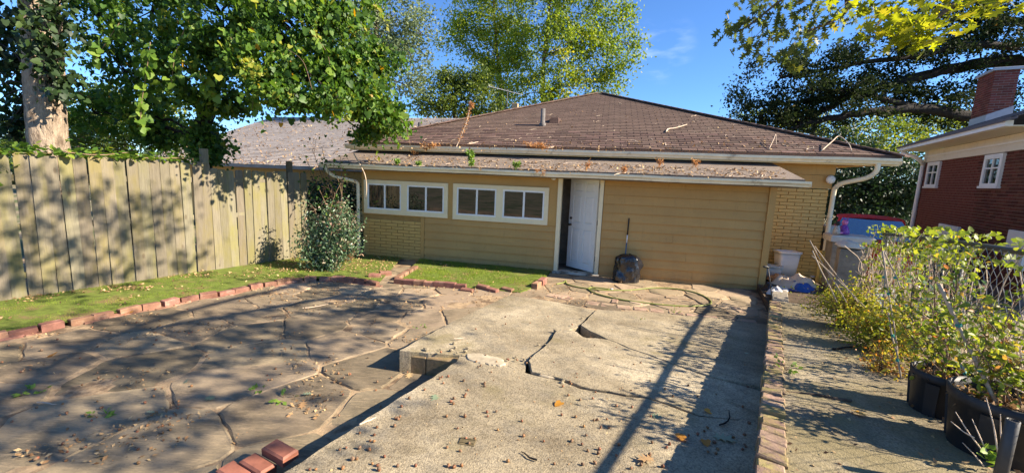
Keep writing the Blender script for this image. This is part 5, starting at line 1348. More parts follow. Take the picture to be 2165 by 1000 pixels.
# chain link fence
FU, FH = 1.72, 1.13
def FUv(v): return 1.72 + .031 * (v - 7.0)
cf = thing('chain_link_fence', 'rusty chain link fence with dark top rail behind the potted roses', 'fence', (0, 0, 0))
v0, v1 = 2.2, 7.9
MB().tube([tuple(uv(FUv(v_), v_, tz(v_) + FH + .01 * math.sin(v_ * 1.3))) for v_ in np.linspace(v0, v1, 14)], .024, 9).build('rail', M['darkmetal'], cf, True)
for vp in (2.25, 5.15, 7.85):
    MB().tube([tuple(uv(FUv(vp) + .03, vp, tz(vp) - .1)), tuple(uv(FUv(vp) + .03, vp, tz(vp) + FH + .03))], .028, 9).build('post', M['darkmetal'], cf, True)
    lump('post_cap', uv(FUv(vp) + .03, vp, tz(vp) + FH + .045), (.034, .034, .03), M['darkmetal'], cf, 1, (10, 6), 0, .9, False)
mb = MB(); PW2 = .052; nv = int((v1 - v0) / PW2)
for i in range(nv):
    base = v0 + i * PW2; pts = []; rows = int(FH / PW2)
    for j in range(rows + 1):
        vv = base + (PW2 if (j + i) % 2 else 0); h = .03 + j * PW2
        bulge = .012 * math.sin(vv * 3.1 + j * .4)
        pts.append(uv(FUv(vv) - .03 + bulge + (.003 if j % 2 else -.003), vv + .004 * math.sin(j * 2.1), tz(vv) + h))
    mb.tube(pts, .0022, 3, False)
mb.build('wire_mesh', M['galv'], cf)
# canes with green ties
canes = [((1712, 508), (1790, 640), 5.6, 'topmost cane of the far bundle by the brick wall'), ((1722, 520), (1815, 640), 5.6, 'second cane of the far bundle by the brick wall'), ((1718, 530), (1770, 640), 5.5, 'steepest cane of the far bundle by the brick wall'), ((1716, 540), (1830, 650), 5.55, 'lowest slanting cane of the far bundle'),
         ((1868, 530), (1935, 690), 4.6, 'cane slanting right from the wire tied apex in the bed'), ((1870, 545), (1865, 660), 4.6, 'near upright cane below the wire tied apex'), ((1866, 530), (1900, 780), 4.2, 'long grey cane from the apex down into the middle pot'),
         ((1985, 600), (2105, 850), 3.25, 'thick pale cane slanting down into the largest black pot'), ((1878, 660), (1905, 800), 3.9, 'thin dark cane in the second black pot'), ((2030, 765), (2045, 800), 3.45, 'short broken cane standing in the largest pot')]
for (a, b, v_, lb) in canes:
    P0 = at_plane(*b, uv(0, v_, 0), G); P1 = at_plane(*a, uv(0, v_ + .12, 0), G)
    t = thing('cane', lb, 'cane', tuple(P0)); L = np.linalg.norm(P1 - P0); dv = P1 - P0
    wob = [dv * s + rng.normal(0, .006, 3) * (0 < s < 1) for s in (0, .3, .6, 1)]
    MB().tube(spline(wob, 4), .0055 if 'thick' not in lb else .0105, 7).build('shaft', M['stake'], t, True)
    if 'bundle' not in lb:
        for s in (.25, .62):
            MB().tube([tuple(dv * s), tuple(dv * (s + .015 / L * 1.3))], .010 if 'thick' not in lb else .016, 7).build('tie', M['teal'], t)
def stems_plant(name, label, cat, base, tips, r, leafm, shape, lsize, per, m='vinestem', group=None, droop=.0, clump=.05, mode='any', tint=None, sidetw=3):
    b = np.array(base); t = thing(name, label, cat, tuple(b), group=group); mb = MB(); P = []
    for q in tips:
        q = np.array(q); mid = (b + q) / 2 + rng.normal(0, .06, 3) * np.linalg.norm(q - b) + np.array([0, 0, .10 * np.linalg.norm(q - b)])
        st0 = b + rng.normal(0, .03, 3) * np.array([1, 1, 0]); sp = spline([st0 - b, mid - b, q - b], 7); L = len(sp)
        mb.tube(sp, [r * (1 - .7 * i / L) for i in range(L)], 5)
        for i, p in enumerate(sp[3:], 3):
            for _ in range(sidetw):
                e = p + rng.normal(0, clump * 1.6, 3); mb.tube([p, (p + e) / 2 + np.array([0, 0, .01]), e], r * .25, 3)
                for _ in range(max(1, int(per * R.uniform(.4, 1.5)))): P.append(e + rng.normal(0, clump, 3))
    mb.build('stem', M[m], t, True); P = np.array(P)
    place('foliage', leaf_mesh('foliage', P, lsize * rng.uniform(.55, 1.25, len(P)), shape, leafm, mode, tint if tint is None else tint(P)), t); return t
def onv(px, py, v_): return at_plane(px, py, uv(0, v_, 0), G)
# roses in the pots
b = uv(1.36, 3.3, tz(3.3) + .28)
stems_plant('rose_bush', 'sparse rose bush in the largest black pot at the right', 'rose bush', b, [onv(2000, 600, 3.4), onv(2060, 640, 3.3), onv(2120, 690, 3.35), onv(2160, 620, 3.5), onv(2050, 720, 3.2), onv(2110, 760, 3.2), onv(2175, 760, 3.2)], .006, M['rose'], 'ovl', .045, 5, clump=.042, group='roses in the pots', sidetw=2)
b = uv(1.26, 3.75, tz(3.75) + .25)
stems_plant('rose_bush', 'thin leafy rose in the middle black pot', 'rose bush', b, [onv(1880, 620, 4.0), onv(1930, 600, 4.0), onv(1975, 640, 3.9), onv(1905, 680, 3.8), onv(1990, 700, 3.8), onv(2010, 560, 4.1)], .006, M['rose'], 'ovl', .045, 5, clump=.042, group='roses in the pots', sidetw=2)
b = uv(1.55, 4.6, tz(4.6))
stems_plant('rose_bush', 'dark leaved climbing rose against the wire fence', 'rose bush', b, [onv(1950, 600, 4.6), onv(1985, 545, 4.5), onv(2010, 600, 4.3), onv(1940, 690, 4.6), onv(1985, 680, 4.4)], .008, M['shrub'], 'ovl', .05, 2, clump=.04, group='roses in the pots', sidetw=2)
# yellow green ferny bush
b = uv(1.2, 6.1, tz(6.1) + .2)
stems_plant('ferny_bush', 'yellow green ferny bush spilling from the farthest pot over the walk', 'bush', b, [onv(x, y, v_) for x, y, v_ in ((1705, 628, 6.2), (1735, 640, 6.1), (1760, 625, 6.2), (1790, 640, 6.0), (1820, 640, 5.9), (1780, 660, 5.8), (1830, 670, 5.7), (1850, 655, 5.8), (1760, 655, 6.0), (1810, 625, 6.1))], .006, M['fern'], 'dia', .032, 11, clump=.055, sidetw=4)
b = uv(1.4, 5.3, tz(5.3) + .18)
stems_plant('ferny_bush', 'second ferny bush nearer the camera with rusty lower leaves', 'bush', b, [onv(x, y, v_) for x, y, v_ in ((1800, 690, 5.3), (1830, 700, 5.2), (1860, 690, 5.2), (1890, 680, 5.2), (1840, 735, 5.0), (1880, 720, 5.0), (1815, 720, 5.2), (1885, 650, 5.3), (1900, 740, 4.9))], .006, M['fern'], 'dia', .034, 11, clump=.055, sidetw=4)
b = uv(1.15, 4.5, tz(4.5))
stems_plant('weed_clump', 'rusty low weeds at the foot of the middle pot', 'weeds', b, [onv(x, y, 4.5) for x, y in ((1840, 765), (1865, 775), (1880, 790), (1855, 745), (1890, 760))], .005, M['fern'], 'dia', .035, 4, clump=.04, sidetw=3, tint=lambda P: .75 + .3 * rng.random(len(P)))
# vine on the wire fence
def fence_leaf(n, vlo, vhi, hlo, hhi, out):
    return [uv(FUv(v_) + R.gauss(0, out), v_, tz(v_) + h) for v_, h in ((R.uniform(vlo, vhi), R.uniform(hlo, hhi)) for _ in range(n))]
t = thing('fence_vine', 'bright green vine tangled along the top of the chain link fence', 'vine', tuple(uv(FU, 6.5, tz(6.5)))); tb_ = uv(FU, 6.5, tz(6.5))
P = fence_leaf(1300, 4.7, 8.1, .92, 1.24, .10) + fence_leaf(900, 5.4, 8.2, .25, 1.0, .12) + fence_leaf(130, 3.3, 4.7, .98, 1.22, .04) + fence_leaf(260, 3.2, 4.6, .1, .7, .05)
P = np.array(P); big = np.array([mnoise.noise(tuple(p * 3.1)) for p in P]); P = P[big > -.22]
place('foliage', leaf_mesh('foliage', P - tb_, rng.uniform(.022, .058, len(P)), 'heart', M['rose'], 'any', np.clip(rng.normal(.5, .22, len(P)), 0, 1)), t)
mb = MB()
for i in range(190):
    v_ = R.uniform(4.9, 8.2) if i < 150 else R.uniform(3.2, 5); h = R.uniform(0, .5); a = uv(FUv(v_) - .05 + R.gauss(0, .06), v_, tz(v_) + h); e = a + np.array([R.gauss(0, .09), R.gauss(0, .12), R.uniform(.25, .75)])
    e[2] = min(e[2], tz(v_) + FH + .2); m_ = (a + e) / 2 + rng.normal(0, .05, 3); mb.tube(spline([a - tb_, m_ - tb_, e - tb_], 3), R.uniform(.0025, .0055), 4)
mb.build('stem', M['twig'], t)
sp = [onv(2085, 560, 3.7), onv(2110, 525, 3.65), onv(2112, 500, 3.65), onv(2120, 480, 3.65)]
q0 = uv(FUv(3.75), 3.75, tz(3.75) + FH); mb = MB(); mb.tube(spline([q0 - tb_, q0 + (0, 0, .08) - tb_, q0 + np.array([.03, 0, .17]) - tb_], 4), .005, 4); mb.build('shoot', M['vinestem'], t)
place('leaf', leaf_mesh('leaf', [np.zeros(3)], .07, 'heart', M['weed'], 'hang'), t, tuple(q0 + np.array([.03, 0, .17]) - tb_))
# dry vertical stems & weeds bottom right
t = thing('dry_weed', 'pale bare branching weed stems in front of the largest pot', 'weed', tuple(uv(1.18, 2.95, tz(2.95)))); tb_ = uv(1.18, 2.95, tz(2.95)); mb = MB()
for a, b in (((2095, 975), (2020, 870)), ((2095, 975), (2055, 885)), ((2110, 960), (2085, 840)), ((2120, 960), (2115, 875)), ((2080, 985), (2035, 935)), ((2060, 925), (2010, 890))):
    A_1, B_1 = onv(*a, 2.95), onv(*b, 2.98); mb.tube(spline([A_1 - tb_, (A_1 + B_1) / 2 - tb_ + rng.normal(0, .01, 3), B_1 - tb_], 4), [.0035] * 4 + [.0028] * 3 + [.0018] * 2, 5)
mb.build('stem', M['twig'], t, True)
place('foliage', leaf_mesh('foliage', [onv(2095, 965, 2.93) - tb_ + rng.normal(0, .022, 3) for _ in range(26)], .038, 'heart', M['weed'], 'up'), t)
def weed(label, p, L, n=7, m='weed', ls=.05, group='weeds in the paving joints'):
    t = thing('weed', label, 'weed', tuple(p), group=group); P = []; D = []; mb = MB()
    for i in range(n):
        a = R.uniform(0, 6.28); e = np.array([math.cos(a), math.sin(a), R.uniform(.3, .9)]) * L * R.uniform(.6, 1.1); mb.tube([(0, 0, 0), tuple(e * .6 + np.array([0, 0, .01])), tuple(e)], .0015, 3)
        for s in (.55, .8, 1.0): P.append(e * s + rng.normal(0, .006, 3)); D.append(e + rng.normal(0, .3 * L, 3))
    mb.build('stem', M['vinestem'], t); place('foliage', leaf_mesh('foliage', P, ls * rng.uniform(.6, 1.2, len(P)), 'dia', M[m], 'up', None, np.array(D)), t); return t
for (x, y, L, lb) in ((70, 832, .09, 'largest bright weed in the patio joints at the left'), (600, 850, .08, 'bright green weed in a patio joint near the driveway edge'), (210, 888, .07, 'flat spreading weed in the patio joints at the lower left'), (1430, 657, .10, 'yellow green weed at the border of the house-side patio'), (888, 695, .07, 'small weed where the old slab meets the patio'), (545, 828, .05, 'tiny weed in the litter filled joint'), (1350, 683, .05, 'faint weed on the old slab')):
    p = at_z(x, y, .12); weed(lb, (p[0], p[1], patio_z(p[0], p[1]) + (.0 if y != 683 else .06)), L, 8, 'weed', .05 if y > 800 else .035)
p = ramp(1662, 783, TH); weed('leafy weed beside the brick edging of the raised walk', uv(*p), .09, 8, 'weed', .05)

# ================================================================ shrub and vine at the left house corner
b = at_z(690, 552, .12); t = thing('plant_pot', 'terracotta pot half hidden under the glossy shrub at the house corner', 'pot', (at_z(732, 549, .1)[0], at_z(732, 549, .1)[1], .08))
MB().lathe([(.12, 0), (.16, .16), (.18, .165), (.18, .20), (.15, .2), (.14, .17), (.01, .17)], 20).build('body', M['terracotta'], t, True)
Yb = b[1] - .55
stems_plant('shrub', 'glossy leaved flowering shrub between the fence end and the downspout', 'shrub', (at_z(692, 566, .14)[0], at_z(692, 566, .14)[1], .12), [at_Y(x, y, Yb + dy) for x, y, dy in ((664, 440, .1), (672, 470, 0), (720, 430, .1), (735, 445, 0), (755, 455, 0), (758, 480, -.1), (700, 480, .1), (660, 500, -.1), (690, 510, -.2), (725, 500, -.15), (745, 510, -.2), (672, 530, -.2), (700, 535, -.3), (740, 470, .1), (650, 480, .15), (640, 510, -.1), (648, 535, -.15), (668, 545, -.2), (715, 540, -.3), (660, 460, .05), (750, 530, -.2), (700, 455, .0))], .010, M['shrub'], 'ovl', .056, 11, clump=.05, sidetw=3)
Yb += .55; t0 = at_Y(712, 540, Yb + .5)
stems_plant('climbing_vine', 'leafy vine climbing beside the fence end up to the lean-to gutter', 'vine', (t0[0], t0[1], 0), [at_Y(x, y, Yb + dy) for x, y, dy in ((645, 330, .6), (660, 315, .5), (675, 350, .4), (690, 380, .5), (705, 350, .5), (720, 330, .4), (700, 400, .6), (735, 390, .7), (715, 420, .6), (740, 350, .6), (655, 365, .6), (680, 310, .5))], .012, M['vine'], 'heart', .06, 3, clump=.075, sidetw=1, mode='hang')

# ================================================================ trees
def Y3(x, y, Y): return at_Y(x, y, Y)
# thick pale trunk on the far left with dark ivy
pb = Y3(98, 330, 6.7); tr_pts = [np.array([pb[0], pb[1], -.1]), Y3(98, 250, 6.7), Y3(92, 120, 6.7), Y3(82, -20, 6.7), Y3(70, -260, 6.7)]
t = thing('pine_tree', 'thick pale barked trunk behind the fence at the far left, wrapped in dark ivy', 'tree', (pb[0], pb[1], -.1)); bb = np.array([pb[0], pb[1], -.1])
mb = MB(); limb_mb(mb, [p - bb for p in tr_pts], .235, .215, 22, 14, .004); mb.build('trunk', M['palebark'], t, True)
P, T, C = clumps([(Y3(15, 60, 6.9), (.4, .3, .7), 30), (Y3(20, 220, 7.0), (.35, .3, .7), 28), (Y3(128, 30, 6.6), (.14, .16, .5), 8), (Y3(135, 170, 6.6), (.12, .16, .6), 9), (Y3(95, 130, 6.36), (.30, .05, .9), 13), (Y3(70, 10, 6.4), (.3, .05, .4), 8)], 22, .10)
place('ivy', leaf_mesh('ivy', P - bb, .085 * rng.uniform(.6, 1.3, len(P)), 'heart', M['ivy'], 'hang', T), t)
mb = MB()
for q in C[::3]: limb_mb(mb, [Y3(95, 200, 6.6) - bb, (Y3(95, 150, 6.6) + q) / 2 - bb, q - bb], .018, .005, 4, 3)
mb.build('branch', M['darkbark'], t, True)
# vine smothered tree over the fence
vb = Y3(425, 340, 8.6); vt = [np.array([vb[0], vb[1], 0]), Y3(428, 300, 8.6), Y3(440, 230, 8.5), Y3(470, 120, 8.2), Y3(520, 0, 8.0), Y3(540, -90, 8.0)]
VB = [(Y3(205, 30, 8.4), .7, 20), (Y3(320, 25, 8.0), .9, 34), (Y3(470, 30, 7.6), .9, 38), (Y3(610, 35, 7.6), .8, 36), (Y3(700, 80, 7.8), .65, 30), (Y3(560, 140, 7.3), .7, 34), (Y3(400, 150, 7.7), .7, 28), (Y3(265, 150, 8.3), .7, 22), (Y3(650, 175, 7.4), .5, 24), (Y3(745, 165, 7.9), .5, 28),
      (Y3(785, 225, 8.4), (.40, .35, .38), 22), (Y3(830, 250, 8.6), (.26, .25, .34), 14), (Y3(775, 280, 8.7), (.22, .22, .2), 7), (Y3(790, 120, 8.4), .40, 12), (Y3(200, 240, 8.9), .5, 18), (Y3(310, 245, 8.8), .5, 18), (Y3(480, 215, 8.0), (.55, .45, .22), 14), (Y3(350, 290, 8.9), (.6, .3, .2), 12),
      (Y3(436, 300, 8.5), (.22, .22, .55), 26), (Y3(560, -60, 7.8), .8, 24), (Y3(350, -50, 8.0), .7, 18), (Y3(720, -20, 7.9), .7, 20), (Y3(600, 205, 7.0), (.35, .3, .2), 9), (Y3(700, 215, 7.2), (.35, .3, .2), 10)]
t = thing('vine_covered_tree', 'dense tree smothered in broad leaved vines, leaning over the fence and the left roof corner', 'tree', tuple(vt[0])); bb = vt[0]
mb = MB(); limb_mb(mb, [p - bb for p in vt], .17, .10, 12, 6, .012); mb.build('trunk', M['darkbark'], t, True)
mb = MB(); P, T, C = clumps(VB, 84, .15, .45); ci = 0
T = np.clip(T * 1.25 - .08, 0, .955); T[rng.random(len(T)) < .004] = 1
for c, r, n in VB:
    s = min(vt[1:], key=lambda q: np.linalg.norm(q - c)); limb_mb(mb, [s - bb, (s + c) / 2 - bb + np.array([0, 0, .15]), c - bb], .05, .014, 6, 5, .02)
    for q in C[ci:ci + min(n, 9)]: limb_mb(mb, [c - bb, (c + q) / 2 - bb + rng.normal(0, .08, 3), q - bb], .012, .004, 4, 3)
    ci += n
mb.build('branch', M['darkbark'], t, True)
place('crown', leaf_mesh('crown', P - bb, .062 * np.clip(np.exp(rng.normal(-.1, .42, len(P))), .35, 2.2), 'heart', M['vine'], 'hang', T), t)
# drooping sprays of narrow leaves along the ragged lower rim and towards the house
SP, SD, ST = [], [], []
for k_ in range(420):
    q = np.array(C[R.randrange(len(C))]); px_, py_, _z = proj(q)
    if not (120 < px_ < 900) : continue
    right = px_ > 640; L = R.uniform(.25, .6) if right else R.uniform(.15, .4); a = R.uniform(0, 6.28); out_ = np.array([math.cos(a) * .5 + (.35 if right else 0), math.sin(a) * .5, 0])
    tt0 = R.gauss(.7 if right else .55, .15)  # lighter tint on the right end puts sunlight into the leaf colour
    for i in range(int(L / .022)):
        f_ = i * .022; p = q + out_ * f_ * .7 + np.array([0, 0, .12 * math.sin(f_ * 4) - f_ * f_ * 1.5]) + rng.normal(0, .015, 3)
        SP.append(p); d_ = out_ + np.array([0, 0, -.9 - f_ * 2]) + rng.normal(0, .5, 3); SD.append(d_); ST.append(tt0 + (.12 if right else 0) + R.gauss(0, .1))
place('drooping_spray', leaf_mesh('drooping_spray', np.array(SP) - bb, .10 * rng.uniform(.6, 1.3, len(SP)), 'dia', M['vine'], 'hang', np.clip(np.array(ST), 0, .96), np.array(SD)), t)
# single vine leaves on hanging tendrils that can be told apart
lm = [leaf_mesh('leaf', [np.zeros(3)], .15, 'heart', M['vine'], 'hang', [.55 + .1 * i]) for i in range(4)]
tend = [[(318, 90), (310, 150), (300, 215), (296, 270)], [(400, 40), (372, 110), (362, 180)], [(420, 150), (436, 185), (452, 200)], [(252, 50), (225, 90), (200, 130)], [(560, 130), (540, 180), (533, 235)], [(650, 60), (690, 110), (700, 160)], [(470, 60), (520, 110), (580, 110)], [(760, 180), (800, 235), (850, 300)], [(820, 220), (855, 265), (868, 310)], [(600, 100), (640, 130), (660, 190)]]
mb = MB(); nl = 0
for td in tend:
    Yt = R.uniform(6.7, 7.1) if td[0][0] < 700 else 8.2
    sp = spline([Y3(x, y, Yt) for x, y in td], 7); MB().tube([p - bb for p in sp], .005, 4).build('tendril', M['vinestem'], t, True)
    for p in sp[1:]:
        for _ in range(2):
            if nl < 250: place('leaf', R.choice(lm), t, tuple(p - bb + rng.normal(0, .035, 3)), (R.gauss(0, .5), R.gauss(0, .5), R.uniform(0, 6.28)), (R.uniform(.5, 1.05),) * 3); nl += 1
# ivy lying over the fence top
P = [F0 + fl * R.uniform(-.6, 2.3) + np.array([R.gauss(0, .06), R.gauss(0, .06), 1.98 + abs(R.gauss(0, .08))]) for _ in range(420)] + [F0 + fl * R.uniform(-.6, .2) + np.array([R.gauss(.05, .05), R.gauss(0, .05), 1.80 + R.gauss(0, .1)]) for _ in range(60)]
ib = F0 + np.array([0, 0, 2.0]); t = thing('fence_creeper', 'bright creeper leaves lying along the top of the left fence', 'creeper', tuple(ib))
place('foliage', leaf_mesh('foliage', np.array(P) - ib, rng.uniform(.05, .10, len(P)), 'heart', M['vine'], 'up', np.clip(rng.normal(.7, .15, len(P)), 0, .95)), t)
mb = MB(); mb.tube([tuple(F0 + fl * s - ib + np.array([R.gauss(0, .03), 0, 2.03 + R.gauss(0, .02)])) for s in np.linspace(-.6, 2.3, 14)], .008, 5); mb.build('stem', M['vinestem'], t)

gp = at_Y(690, 470, 10.6)  # dark foliage added where the gap holds only deep shade
tree('dark_bush', 'dark bush added to stand in for deep shade between the fence end and the tan house', 'bush', np.array([gp[0], gp[1], 0]), [np.array([gp[0], gp[1], 0]), np.array([gp[0], gp[1], .7]), np.array([gp[0], gp[1], 1.3])], (.06, .03), [(at_Y(x, y, Y), rr, n) for x, y, Y, rr, n in ((665, 430, 10.6, .4, 20), (700, 470, 10.7, .45, 22), (730, 420, 10.8, .4, 20), (680, 520, 10.6, .4, 16), (735, 500, 10.7, .4, 18), (650, 480, 10.8, .4, 16), (690, 400, 10.9, .35, 12))], 60, .14, .08, 'dia', M['hedge'], M['darkbark'])
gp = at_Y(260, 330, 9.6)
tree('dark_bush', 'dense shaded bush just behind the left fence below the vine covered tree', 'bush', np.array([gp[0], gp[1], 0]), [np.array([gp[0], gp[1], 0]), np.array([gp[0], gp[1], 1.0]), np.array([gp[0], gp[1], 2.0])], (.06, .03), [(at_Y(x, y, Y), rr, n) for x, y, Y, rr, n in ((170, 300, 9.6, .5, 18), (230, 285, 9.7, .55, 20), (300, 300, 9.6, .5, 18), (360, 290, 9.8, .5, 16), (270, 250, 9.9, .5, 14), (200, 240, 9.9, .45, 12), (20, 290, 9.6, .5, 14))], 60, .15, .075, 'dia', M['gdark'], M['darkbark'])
# trees beyond the house
GRP = 'trees beyond the house'
def bg_tree(name, label, Y, trunkpx, blobs, m, lsize, per, spread, tr=(.3, .12), bark='bark', shape='dia', twigs=7, shell=.5):
    tp = [np.array([Y3(*trunkpx[0], Y)[0], Y, -.3])] + [Y3(x, y, Y) for x, y in trunkpx[1:]]
    bl = [(Y3(x, y, Y + dy), r, n) for x, y, dy, r, n in blobs]
    return tree(name, label, 'tree', tp[0], tp, tr, bl, per, spread, lsize, shape, m, M[bark], 'any', True, GRP, twigs, shell)
bg_tree('broadleaf_tree', 'tall yellow green broadleaf tree centred behind the brown roof peak', 26, [(1150, 240), (1148, 200), (1150, 120), (1160, 40), (1165, -60)],
        [(1150, 20, 0, 2.2, 30), (1230, 30, 0, 2.2, 30), (1290, 60, 0, 1.7, 18), (1200, 100, -1, 1.9, 30), (1120, 110, 0, 1.6, 22), (1270, 130, 0, 1.6, 16), (1160, 180, -1, 1.4, 20), (1240, 190, 0, 1.3, 12), (1310, 150, 0, 1.0, 7), (1330, 95, 0, .9, 6), (1180, -70, 0, 2.6, 30), (1280, -40, 0, 2., 16), (1110, 200, 0, 1.2, 12), (1290, 180, 0, .9, 6)], M['maple'], .185, 105, .37, (.15, .06))
bg_tree('broadleaf_tree', 'rounder green broadleaf tree behind the roof left of the tallest one', 29, [(1060, 250), (1058, 200), (1052, 120), (1045, 40), (1040, -60)],
        [(1000, 30, 0, 2.0, 26), (1060, 20, 0, 2.0, 28), (970, 90, 0, 1.5, 16), (1040, 100, 0, 1.8, 24), (1090, 80, 0, 1.5, 14), (1020, 150, 0, 1.3, 14), (1075, 160, -1, 1.3, 16), (1010, -60, 0, 2.5, 24), (1090, -50, 0, 2.2, 18), (1050, 200, 0, 1.2, 10)], M['maple'], .185, 105, .37, (.15, .06))
bg_tree('broadleaf_tree', 'low dark green tree behind the neighbour gable left of the aerial', 24, [(960, 250), (962, 220), (965, 190)],
        [(935, 205, 0, 1.2, 16), (985, 205, 0, 1.2, 18), (955, 170, 0, 1.0, 12), (905, 220, 0, .9, 9), (1020, 215, 0, 1.0, 12), (1000, 170, 0, .7, 6), (960, 235, 0, 1.3, 14), (1040, 235, 0, .9, 10)], M['gdark'], .17, 110, .36, (.14, .06), 'darkbark')
bg_tree('broadleaf_tree', 'pale grey green tree in the upper left centre behind the vines', 20, [(790, 250), (790, 180), (795, 90), (800, -10)],
        [(760, 30, 0, 1.6, 24), (840, 40, 0, 1.5, 24), (800, 110, 0, 1.4, 22), (870, 120, 0, .9, 12), (860, 180, 0, .7, 9), (720, 90, 0, 1.4, 18), (830, -60, 0, 1.9, 22), (890, 70, 0, .7, 8), (780, 190, 0, 1.1, 14)], M['gtree'], .15, 100, .34, (.2, .08))
bg_tree('broadleaf_tree', 'bright pale tree glimpsed low through the vines behind the left fence', 24, [(170, 330), (170, 280), (175, 230)],
        [(120, 270, 0, 1.6, 18), (190, 260, 0, 1.7, 22), (260, 270, 0, 1.5, 16), (210, 215, 0, 1.2, 12), (30, 300, 0, 1.6, 16), (330, 250, 0, 1.4, 14)], M['bushlit'], .19, 90, .40, (.2, .1))
# right hand trees
ob = np.array([24.5, 15.5, -.3]); Yo = 17.5
limbs = [[(2230, 260), (2100, 255), (1960, 232), (1850, 236), (1750, 252), (1690, 268), (1640, 288)], [(2260, 150), (2120, 130), (1990, 150), (1880, 180), (1790, 205), (1700, 215), (1610, 225)], [(2150, 100), (2040, 95), (1940, 120), (1840, 130), (1740, 150), (1650, 165)], [(2200, 60), (2120, 40), (2060, 30), (2000, 50)], [(1960, 232), (1890, 215), (1800, 195), (1720, 190)], [(1790, 205), (1730, 240), (1680, 262), (1600, 250)]]
t = thing('live_oak', 'dark spreading oak with long horizontal limbs between the two houses', 'tree', tuple(ob)); mb = MB(); limb_mb(mb, [np.zeros(3), Y3(2300, 300, Yo) - ob, Y3(2250, 150, Yo) - ob, Y3(2200, -60, Yo) - ob], .62, .4, 12, 6, .03); mb.build('trunk', M['darkbark'], t, True)
mb = MB(); BL = []
for i, l in enumerate(limbs):
    sp = spline([Y3(x, y, Yo + (.5 if i % 2 else -.3)) for x, y in l], 6); n = len(sp); r0 = .27 if i < 2 else .15
    mb.tube([p - ob + rng.normal(0, .02, 3) for p in sp], [r0 + (.035 - r0) * j / n for j in range(n)], 8)
    for j, p in enumerate(sp):
        if j % 2 == 0:
            q = p + np.array([R.gauss(-.2, .4), R.gauss(0, .5), R.uniform(.1, .75)]); limb_mb(mb, [p - ob, (p + q) / 2 - ob + rng.normal(0, .08, 3), q - ob], .035, .01, 5, 3); BL.append((q, (.55, .5, .30), 7))
            if R.random() < .5: BL.append((p + np.array([R.gauss(0, .3), R.gauss(0, .3), -.15]), (.4, .4, .18), 3))
for x, y, r, n in ((1560, 190, .55, 10), (1600, 150, .55, 9), (1700, 120, .6, 12), (1790, 110, .7, 14), (1840, 70, .5, 9), (1900, 100, .8, 16), (1980, 110, .8, 18), (2060, 60, 1.0, 26), (2130, 20, 1.1, 30), (2160, 110, 1.0, 28), (2060, 170, .8, 18), (2000, 200, .6, 12), (2160, 200, 1.0, 26), (2100, 250, .8, 18), (1990, 250, .7, 12), (1930, 200, .5, 8), (1650, 230, .6, 12), (1570, 240, .5, 10), (1730, 200, .5, 9), (1990, 20, .8, 12), (2120, -60, 1.4, 26)):
    BL.append((Y3(x, y, Yo), r, n))
mb.build('limb', M['darkbark'], t, True)
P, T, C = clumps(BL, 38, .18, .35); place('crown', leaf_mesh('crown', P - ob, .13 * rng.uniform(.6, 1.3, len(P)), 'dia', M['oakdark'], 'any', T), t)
mb = MB()
for q in C[::2]: mb.tube([q - ob, q - ob + rng.normal(0, .25, 3)], .008, 3)
tag(mb.build('twigs', M['darkbark'], t), kind='stuff')
def bush(name, label, Y, blobs, m, ls, per, spread, base_px):
    b = Y3(*base_px, Y); b[2] = -.3; bl = [(Y3(x, y, Y + dy), r, n) for x, y, dy, r, n in blobs]
    return tree(name, label, 'tree' if 'tree' in name else 'bush', b, [b, b + np.array([0, 0, 1.0]), b + np.array([0, 0, 2.0])], (.14, .06), bl, per, spread, ls, 'dia', m, M['darkbark'], 'any', True, 'bushes behind the car', 4, .6)
bush('broadleaf_tree', 'sunlit yellow green tree over the right end of the brown roof', 24, [(1700, 275, 0, 1.0, 14), (1760, 290, 0, 1.3, 20), (1830, 290, 0, 1.4, 22), (1900, 290, 0, 1.3, 22), (1960, 285, 0, 1.1, 16), (1860, 320, -1, 1.3, 18), (1930, 325, -1, 1.1, 14), (1660, 280, 0, .9, 10), (2010, 290, 0, 1.0, 12), (1580, 262, 0, .9, 8), (1950, 255, 1, 1.0, 12), (1880, 262, 1, .9, 10), (2040, 262, 1, .9, 8)], M['bushlit'], .17, 66, .34, (1850, 400))
bush('broadleaf_tree', 'dark middle tree just right of the utility pole', 21, [(1770, 270, 0, .8, 14), (1800, 300, 0, .9, 16), (1740, 300, 0, .7, 9), (1760, 320, 0, .9, 10)], M['hedge'], .14, 60, .28, (1780, 400))
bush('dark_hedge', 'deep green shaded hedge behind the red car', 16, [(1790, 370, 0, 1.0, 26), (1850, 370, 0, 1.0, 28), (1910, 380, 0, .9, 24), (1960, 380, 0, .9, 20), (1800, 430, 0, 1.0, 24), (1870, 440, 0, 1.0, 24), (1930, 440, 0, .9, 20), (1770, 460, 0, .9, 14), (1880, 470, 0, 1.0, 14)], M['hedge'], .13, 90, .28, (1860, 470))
p = Y3(1716, 300, 19); t = thing('utility_pole', 'short dark utility pole rising above the right roof edge', 'pole', (p[0], p[1], -.3)); MB().tube([(0, 0, 0), (0, 0, Y3(1719, 250, 19)[2] + .3)], .10, 10).build('shaft', M['post'], t, True)
MB().tube([(-.02, -.02, Y3(1719, 262, 19)[2] + .3), (-.02, -.25, Y3(1719, 262, 19)[2] + .3)], .03, 6).build('peg', M['darkmetal'], t)
# distant wood that closes the horizon
P = []
for i in range(15000):
    a = R.uniform(-1.25, 1.25); d = R.uniform(48, 62); P.append((d * math.sin(a), d * math.cos(a), R.uniform(-.3, 5.0) * (.6 + .4 * mnoise.noise((a * 6, 0, 0))) ))
tag(place('distant_wood', leaf_mesh('distant_wood', P, rng.uniform(.6, 1.2, len(P)), 'dia', M['hedge'], 'any', np.clip(rng.normal(.5, .2, len(P)), 0, 1))), kind='stuff')

